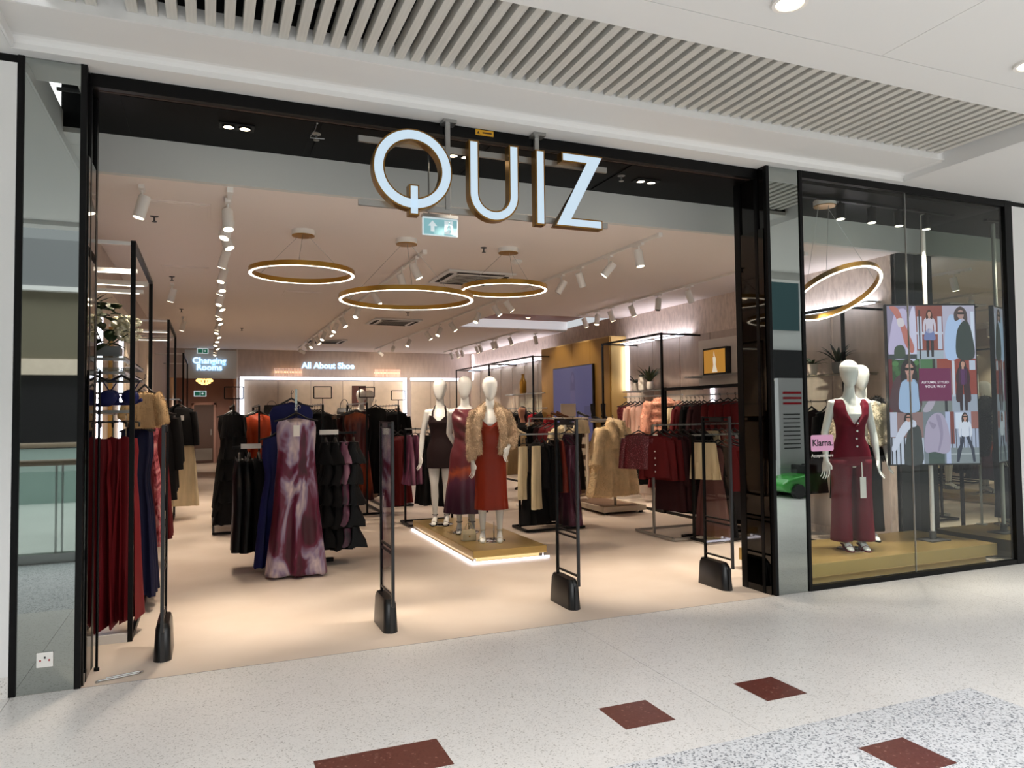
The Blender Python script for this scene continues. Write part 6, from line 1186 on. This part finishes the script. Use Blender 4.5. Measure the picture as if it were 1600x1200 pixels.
# middle row: portrait in sunglasses; title square; long maroon coat
pic('photo', rc_(W0, -.14, Z1, Z2), (44, 74, 44), 0); pic('photo_wall', rc_(W0, -.435, Z1, Z2), (96, 24, 36), 1)
for k, (gx, gz) in enumerate(((-.4, 1.05), (-.37, .95), (-.18, 1.06), (-.4, 1.0), (-.2, .98))): pic('photo_leaf_patch', el_(gx, gz, .035, .03), ((74, 122, 70), (60, 100, 58))[k % 2], 1)
cut('photo_coat', [(-.455, .56), (-.45, .78), (-.4, .9), (-.31, .95), (-.2, .94), (-.15, .86), (-.145, .56)], (78, 52, 60), 2); cut('photo_top', [(-.36, .55), (-.37, .72), (-.335, .86), (-.25, .89), (-.175, .86), (-.16, .7), (-.165, .55)], (158, 184, 218), 3); cut('photo_hair', [(-.345, .86), (-.345, 1.0), (-.3, 1.085), (-.22, 1.085), (-.175, 1.0), (-.17, .84), (-.21, .88), (-.3, .88)], (34, 27, 31), 3); pic('photo_neck', rc_(-.28, -.225, .86, .93), (180, 132, 120), 4); pic('photo_face', el_(-.252, .985, .047, .068), (192, 144, 132), 5); cut('photo_sunglasses', [(-.305, 1.01), (-.25, 1.005), (-.2, 1.01), (-.205, .985), (-.23, .978), (-.252, .995), (-.275, .978), (-.3, .985)], (24, 20, 24), 6); pic('photo_mouth', el_(-.252, .948, .016, .006, 8), (150, 70, 76), 6)
pic('photo', rc_(-.14, .2, Z1, Z2), (120, 128, 128), 0); pic('photo_foliage', rc_(-.13, .03, .99, 1.095), (72, 116, 76), 1); pic('photo_tree', rc_(.0, .03, .99, 1.1), (40, 40, 38), 2); pic('photo_brick', rc_(.05, .2, .99, 1.1), (150, 66, 54), 1); pic('photo_bin', rc_(.12, .15, Z1, .66), (34, 36, 44), 2); cut('photo_sleeve', [(-.12, .55), (-.05, .66), (.02, .66), (-.04, .55)], (176, 168, 186), 2); pic('photo_title_square', rc_(-.15, .195, .655, 1.0), (112, 22, 78), 4)
text('title', 'AUTUMN, STYLED', .0345, px('t', (240, 230, 240)), scr, (.022, -.0045, .85), extrude=.0004, space=1.06, offset=.0006); text('title', 'YOUR WAY', .037, px('t', (240, 230, 240)), scr, (.022, -.0045, .806), extrude=.0004, space=1.18, offset=.0006)
pic('photo', rc_(.2, W3, Z1, Z2), (146, 62, 52), 0); pic('photo_window', rc_(.4, .465, .98, 1.08), (190, 200, 220), 1); pic('photo_window', rc_(.21, .24, .7, 1.08), (206, 210, 226), 1); pic('photo_pavement', rc_(.2, W3, Z1, .72), (156, 166, 184), 1); person_in_photo(.325, .55, .54, (44, 33, 36), (88, 42, 94), (40, 22, 34), coat=(54, 24, 34))
# bottom row: pale jacket against railings; back of a pale fur coat; striding figure
pic('photo', rc_(W0, -.12, Z0, Z1), (142, 112, 112), 0); pic('photo_house', rc_(W0, -.4, .28, Z1), (190, 194, 216), 1); pic('photo_fence_gap', rc_(W0, -.12, Z0, .27), (196, 204, 224), 1)
for k in range(8): pic('photo_railing', rc_(-.47 + k * .045, -.456 + k * .045, Z0, .28), (38, 38, 50), 2)
cut('photo_body', [(-.33, Z0 + .01), (-.3, .3), (-.25, .4), (-.16, .38), (-.135, .2), (-.14, Z0 + .01)], (56, 62, 64), 3); cut('photo_jacket', [(-.465, .17), (-.43, .13), (-.34, .27), (-.26, .37), (-.2, .39), (-.21, .45), (-.3, .455), (-.38, .36)], (206, 212, 232), 4); cut('photo_hair', [(-.325, .43), (-.32, .5), (-.28, .535), (-.24, .5), (-.235, .42), (-.28, .46)], (42, 33, 37), 4); pic('photo_face', el_(-.279, .475, .026, .038), (192, 144, 130), 5); pic('photo_sunglasses', rc_(-.305, -.252, .478, .494), (20, 18, 20), 6)
pic('photo', rc_(-.12, .17, Z0, Z1), (116, 126, 136), 0); cut('photo_fur', [(-.11, .13), (-.1, .36), (-.05, .48), (.03, .53), (.1, .5), (.15, .36), (.165, .15), (.1, .1), (.0, .12)], (172, 162, 188), 2); cut('photo_fur_fold', [(.02, .5), (.06, .3), (.03, .14), (.05, .14), (.09, .3), (.07, .48)], (150, 140, 168), 3); cut('photo_fur_fold', [(-.06, .44), (-.02, .36), (.02, .4), (-.01, .42)], (148, 138, 164), 3); pic('photo_trousers', rc_(-.07, .1, Z0, .13), (62, 80, 76), 1); pic('photo_pale_wall', rc_(.12, .17, Z0, Z1), (178, 188, 222), 1)
pic('photo', rc_(.17, W3, Z0, Z1), (168, 178, 204), 0); pic('photo_brick', rc_(.17, .215, .2, Z1), (126, 62, 56), 1); pic('photo_brick', rc_(.4, W3, .36, Z1), (150, 96, 90), 1); pic('photo_window', rc_(.23, .32, .36, .53), (214, 224, 244), 1); pic('photo_steps', rc_(.17, W3, Z0, .16), (128, 138, 144), 1); pic('photo_step', rc_(.17, W3, .09, .1), (176, 184, 190), 2)
for k in range(7): pic('photo_railing', rc_(.185 + k * .042, .193 + k * .042, .16, .36), (50, 52, 64), 2)
person_in_photo(.33, .01, .52, (50, 37, 39), (216, 222, 238), (42, 50, 70), walk=.75, shades=True)
pole = thing('screen_pole', 'white floor-to-ceiling pole behind the portrait screen', 'pole', (7.1, .52, .2)); MB().cyl((7.1, .52, .26), (7.1, .52, 3.684), .022, n=16).build('tube', 'white_metal', pole, smooth=40); MB().cyl((7.1, .52, .2), (7.1, .52, .3), .034, n=16).build('socket', 'pipe_grey', pole, smooth=40); MB().box(6.96, 7.24, .42, .62, .2, .212).build('foot_plate', 'pipe_grey', pole); MB().box(7.07, 7.13, .46, .5, 1.5, 2.2).build('screen_bracket', 'black_metal', pole)
pole2 = thing('screen_pole', 'slim white pole at the back of the window plinth', 'pole', (6.75, 1.02, .2)); MB().cyl((6.75, 1.02, .2), (6.75, 1.02, 2.0), .014, n=12).build('tube', 'white_metal', pole2, smooth=40); MB().lathe([(.06, 0), (.06, .01)], (6.75, 1.02, .2), 16).build('foot_plate', 'white_metal', pole2)
# black cylinder spots, ring lamp, stickers
for i, x in enumerate((5.8, 6.22, 6.6, 7.0)):
    t = thing('cylinder_spotlight', 'black cylinder spotlight in the display window, %s from the pillar' % ORD[i], 'spotlight', (x, .4, 3.5), group='black spotlights in the display window')
    MB().cyl((x, .4, 3.49), (x, .4, 3.64), .045, n=18).build('housing', 'black_metal', t, smooth=40); MB().cyl((x, .4, 3.64), (x, .4, 3.67), .012, n=8).build('stem', 'black_metal', t); MB().cyl((x, .4, 3.486), (x, .4, 3.492), .038, n=18).build('lens', 'led_warm', t)
    spot('lamp', (x, .4, 3.47), (x - .1, .55, .6), 220, 64, (1, .9, .78), t)
tk = thing('lighting_track', 'black lighting track along the display window soffit', 'light track', (6.4, .4, 3.67), group='ceiling light tracks'); MB().box(5.3, 7.4, .38, .42, 3.662, 3.686).build('rail', 'black_metal', tk)
ring_lamp(5.93, .6, 2.77, .465, 'tilted gold ring pendant lamp in the display window', Matrix(((0.7403, 0.6717, -0.0288, 0), (-0.5780, 0.6578, 0.4829, 0), (0.3433, -0.3409, 0.8752, 0), (0, 0, 0, 1))), (5.69, .49, 3.685), .055)
ks = thing('payment_sticker', 'pink payment sticker with white caption on the window glass', 'sticker', (5.08, .005, 1.22))
mat('sticker_pink', (226, 168, 204), .5)
def rrect(x0, x1, z0, z1, r, n=4): return [p for cx, cz, a in ((x1 - r, z0 + r, 270), (x1 - r, z1 - r, 0), (x0 + r, z1 - r, 90), (x0 + r, z0 + r, 180)) for p in arc(cx, cz, r, a, a + 90, n)]
MB().prism(rrect(4.955, 5.22, 1.225, 1.37, .02), .006, .0095).build('pink_label', 'sticker_pink', ks); text('brand_lettering', 'Klarna.', .085, 'black_plastic', ks, (.008, -.0005, .078), extrude=.0006, offset=.0012); text('caption_lettering', 'Accepted here', .043, 'paper_white', ks, (.006, .003, -.035), extrude=.0006)
# small wall socket on the mirror and a door hook by the left pillar
so_ = thing('wall_socket', 'white double socket plate low on the left mirrored pillar', 'socket', (-.88, -.002, .16)); MB().box(-.925, -.84, -.012, -.001, .15, .235).build('face_plate', 'white_plastic', so_, bevel=.003)
for x in (-.905, -.86): MB().box(x - .004, x + .004, -.014, -.012, .185, .195).build('pin_slot', 'bright_red', so_)
MB().box(-.886, -.878, -.014, -.012, .2, .212).build('switch', 'dark_grey_plastic', so_)
dh = thing('floor_hook', 'bent steel hook lying at the foot of the left pillar', 'hook', (-.52, .1, 0)); MB().tube([(-.62, .06, .008), (-.5, .09, .008), (-.4, .12, .008), (-.38, .14, .008), (-.4, .15, .008), (-.58, .1, .008)], .006, 6).build('rod', 'chrome', dh); MB().lathe([(.012, 0), (.012, .01)], (-.62, .06, 0), 8).build('collar', 'steel', dh)
gr = thing('shutter_rod', 'thin black shutter rod standing by the left pillar', 'rod', (-.655, .3, 0)); MB().cyl((-.655, .3, .0), (-.655, .3, 1.9), .008, n=8).build('rod', 'black_metal', gr); MB().lathe([(.016, 0), (.016, .02)], (-.655, .3, 0), 10).build('foot', 'black_metal', gr)
wc = thing('loose_wire', 'thin bent grey wire dangling from the black soffit', 'wire', (.66, .3, 3.6)); MB().tube([(.7, .25, 3.684), (.685, .25, 3.63), (.655, .25, 3.585), (.65, .25, 3.57), (.7, .25, 3.572), (.75, .25, 3.575)], .003, 5).build('strand', 'steel', wc); MB().ball((.7, .25, 3.682), .008).build('clip', 'steel', wc)

# ================================================================== ACROSS THE MALL (seen mirrored in pillars and glass)
mat('opposite_dark', (26, 24, 26), .5); mat('opposite_teal', (60, 92, 96), .25); mat('opposite_band', (112, 106, 88), .6); mat('rail_wood', (128, 112, 92), .45); mat('pale_teal', (158, 178, 172), .4); mat('car_green', (58, 150, 60), .25, coat=.5); mat('pale_grey', (176, 176, 178), .6)
op = struct(MB().box(-18, 22, -14.2, -14, -.1, 2.55).build('wall_opposite', 'opposite_dark'), 'dark shopfronts across the mall')
MB().box(-18, 22, -14.0, -13.8, 2.55, 2.9).build('pale_band', 'wall_panel', op); MB().box(-18, 22, -14.1, -13.9, 2.9, 4.4).build('fascia', 'opposite_band', op); MB().box(-18, 22, -14.0, -13.7, 4.4, 4.5).build('white_line', 'mall_white', op); MB().box(-18, 22, -14.2, -14.0, 4.5, 5.6).build('upper_wall', 'pot_grey', op)
for x in (-15, -9.5, 2.5, 9.2, 15): MB().box(x, x + .9, -13.98, -13.6, -.1, 2.9).build('pier', 'pale_teal', op)
struct(MB().box(-18, 22, -14, -9, -.1, -.05).build('floor', 'terrazzo_pale'), 'mall floor across the walkway')
op2 = struct(MB().box(-18, -1.5, -11.6, -11.5, -.05, 1.0).build('trim_2', 'pale_teal'), 'pale glass parapet across the void'); MB().cyl((-18, -11.5, 1.07), (-1.5, -11.5, 1.07), .05, n=10).build('handrail', 'rail_wood', op2)
ba = thing('balustrade', 'glass balustrade with timber handrail beside the viewpoint', 'balustrade', (-5, -4.5, 0))
MB().box(-14, -1.0, -4.51, -4.49, .1, 1.0).build('glass_pane', 'clear_glass', ba); MB().cyl((-14, -4.5, 1.1), (-1.0, -4.5, 1.1), .035, n=12).build('handrail', 'rail_wood', ba); MB().box(-14, -1.0, -4.57, -4.43, 0, .1).build('base_channel', 'steel', ba)
for x in (-12, -10, -8, -6, -4, -2.35, -1.55, -1.05):
    for s in (-.03, .03): MB().bar((x + s, -4.5, 0), (x + s, -4.5, 1.08), .02).build('post', 'steel', ba)
kw = struct(MB().box(11.2, 15, -8.2, -8.0, 2.95, 6).build('wall_cafe', 'mall_white'), 'white upper wall over the dark cafe front'); MB().box(11.6, 12.5, -8.0, -7.98, 3.4, 4.9).build('window_pane', 'opposite_teal', kw); MB().box(11.0, 15, -8.2, -7.95, 2.3, 2.95).build('dark_fascia', 'opposite_dark', kw)
lp = thing('banner_totem', 'tall grey advertising totem with red lines, mirrored in the right pillar', 'totem', (10.0, -5.9, 0)); MB().box(9.95, 10.6, -6.0, -5.9, .1, 2.2).build('panel', 'pale_grey', lp); MB().box(9.9, 10.65, -6.1, -5.8, 0, .1).build('foot', 'black_metal', lp)
for k in range(3): MB().box(10.05, 10.5, -5.896, -5.89, 1.9 - k * .1, 1.94 - k * .1).build('printed_line', 'bright_red', lp)
for k in range(9): MB().box(10.05, 10.45, -5.896, -5.89, 1.5 - k * .08, 1.52 - k * .08).build('printed_line', 'opposite_dark', lp)
gc = thing('ride_on_car', 'small green ride-on car, mirrored in the right pillar', 'toy car', (10.0, -5.6, 0))
MB().loft([[(9.55 + u * 1.2, -5.6 + sgn * wd, z) for sgn, z in ((-1, zl), (1, zl), (1, zh), (-1, zh))] for u, zl, zh, wd in ((0, .16, .26, .2), (.08, .1, .34, .27), (.35, .09, .4, .3), (.5, .09, .42, .3), (.85, .09, .42, .3), (1, .14, .36, .24))]).build('body', 'car_green', gc, bevel=.04)
for x in (9.8, 10.45):
    for y in (-5.9, -5.3): MB().cyl((x, y - .05, .13), (x, y + .05, .13), .13, n=16).build('wheel', 'black_plastic', gc, smooth=40)
for x in (10.1, 10.35): MB().box(x, x + .06, -5.8, -5.4, .4, .58).build('seat_back', 'black_plastic', gc, bevel=.02)
MB().box(9.85, 9.88, -5.8, -5.4, .4, .52).build('windscreen', 'clear_glass', gc)

for o in bpy.data.objects:
    if '_local' in o: del o['_local']
bpy.data.orphans_purge() if hasattr(bpy.data, 'orphans_purge') else None
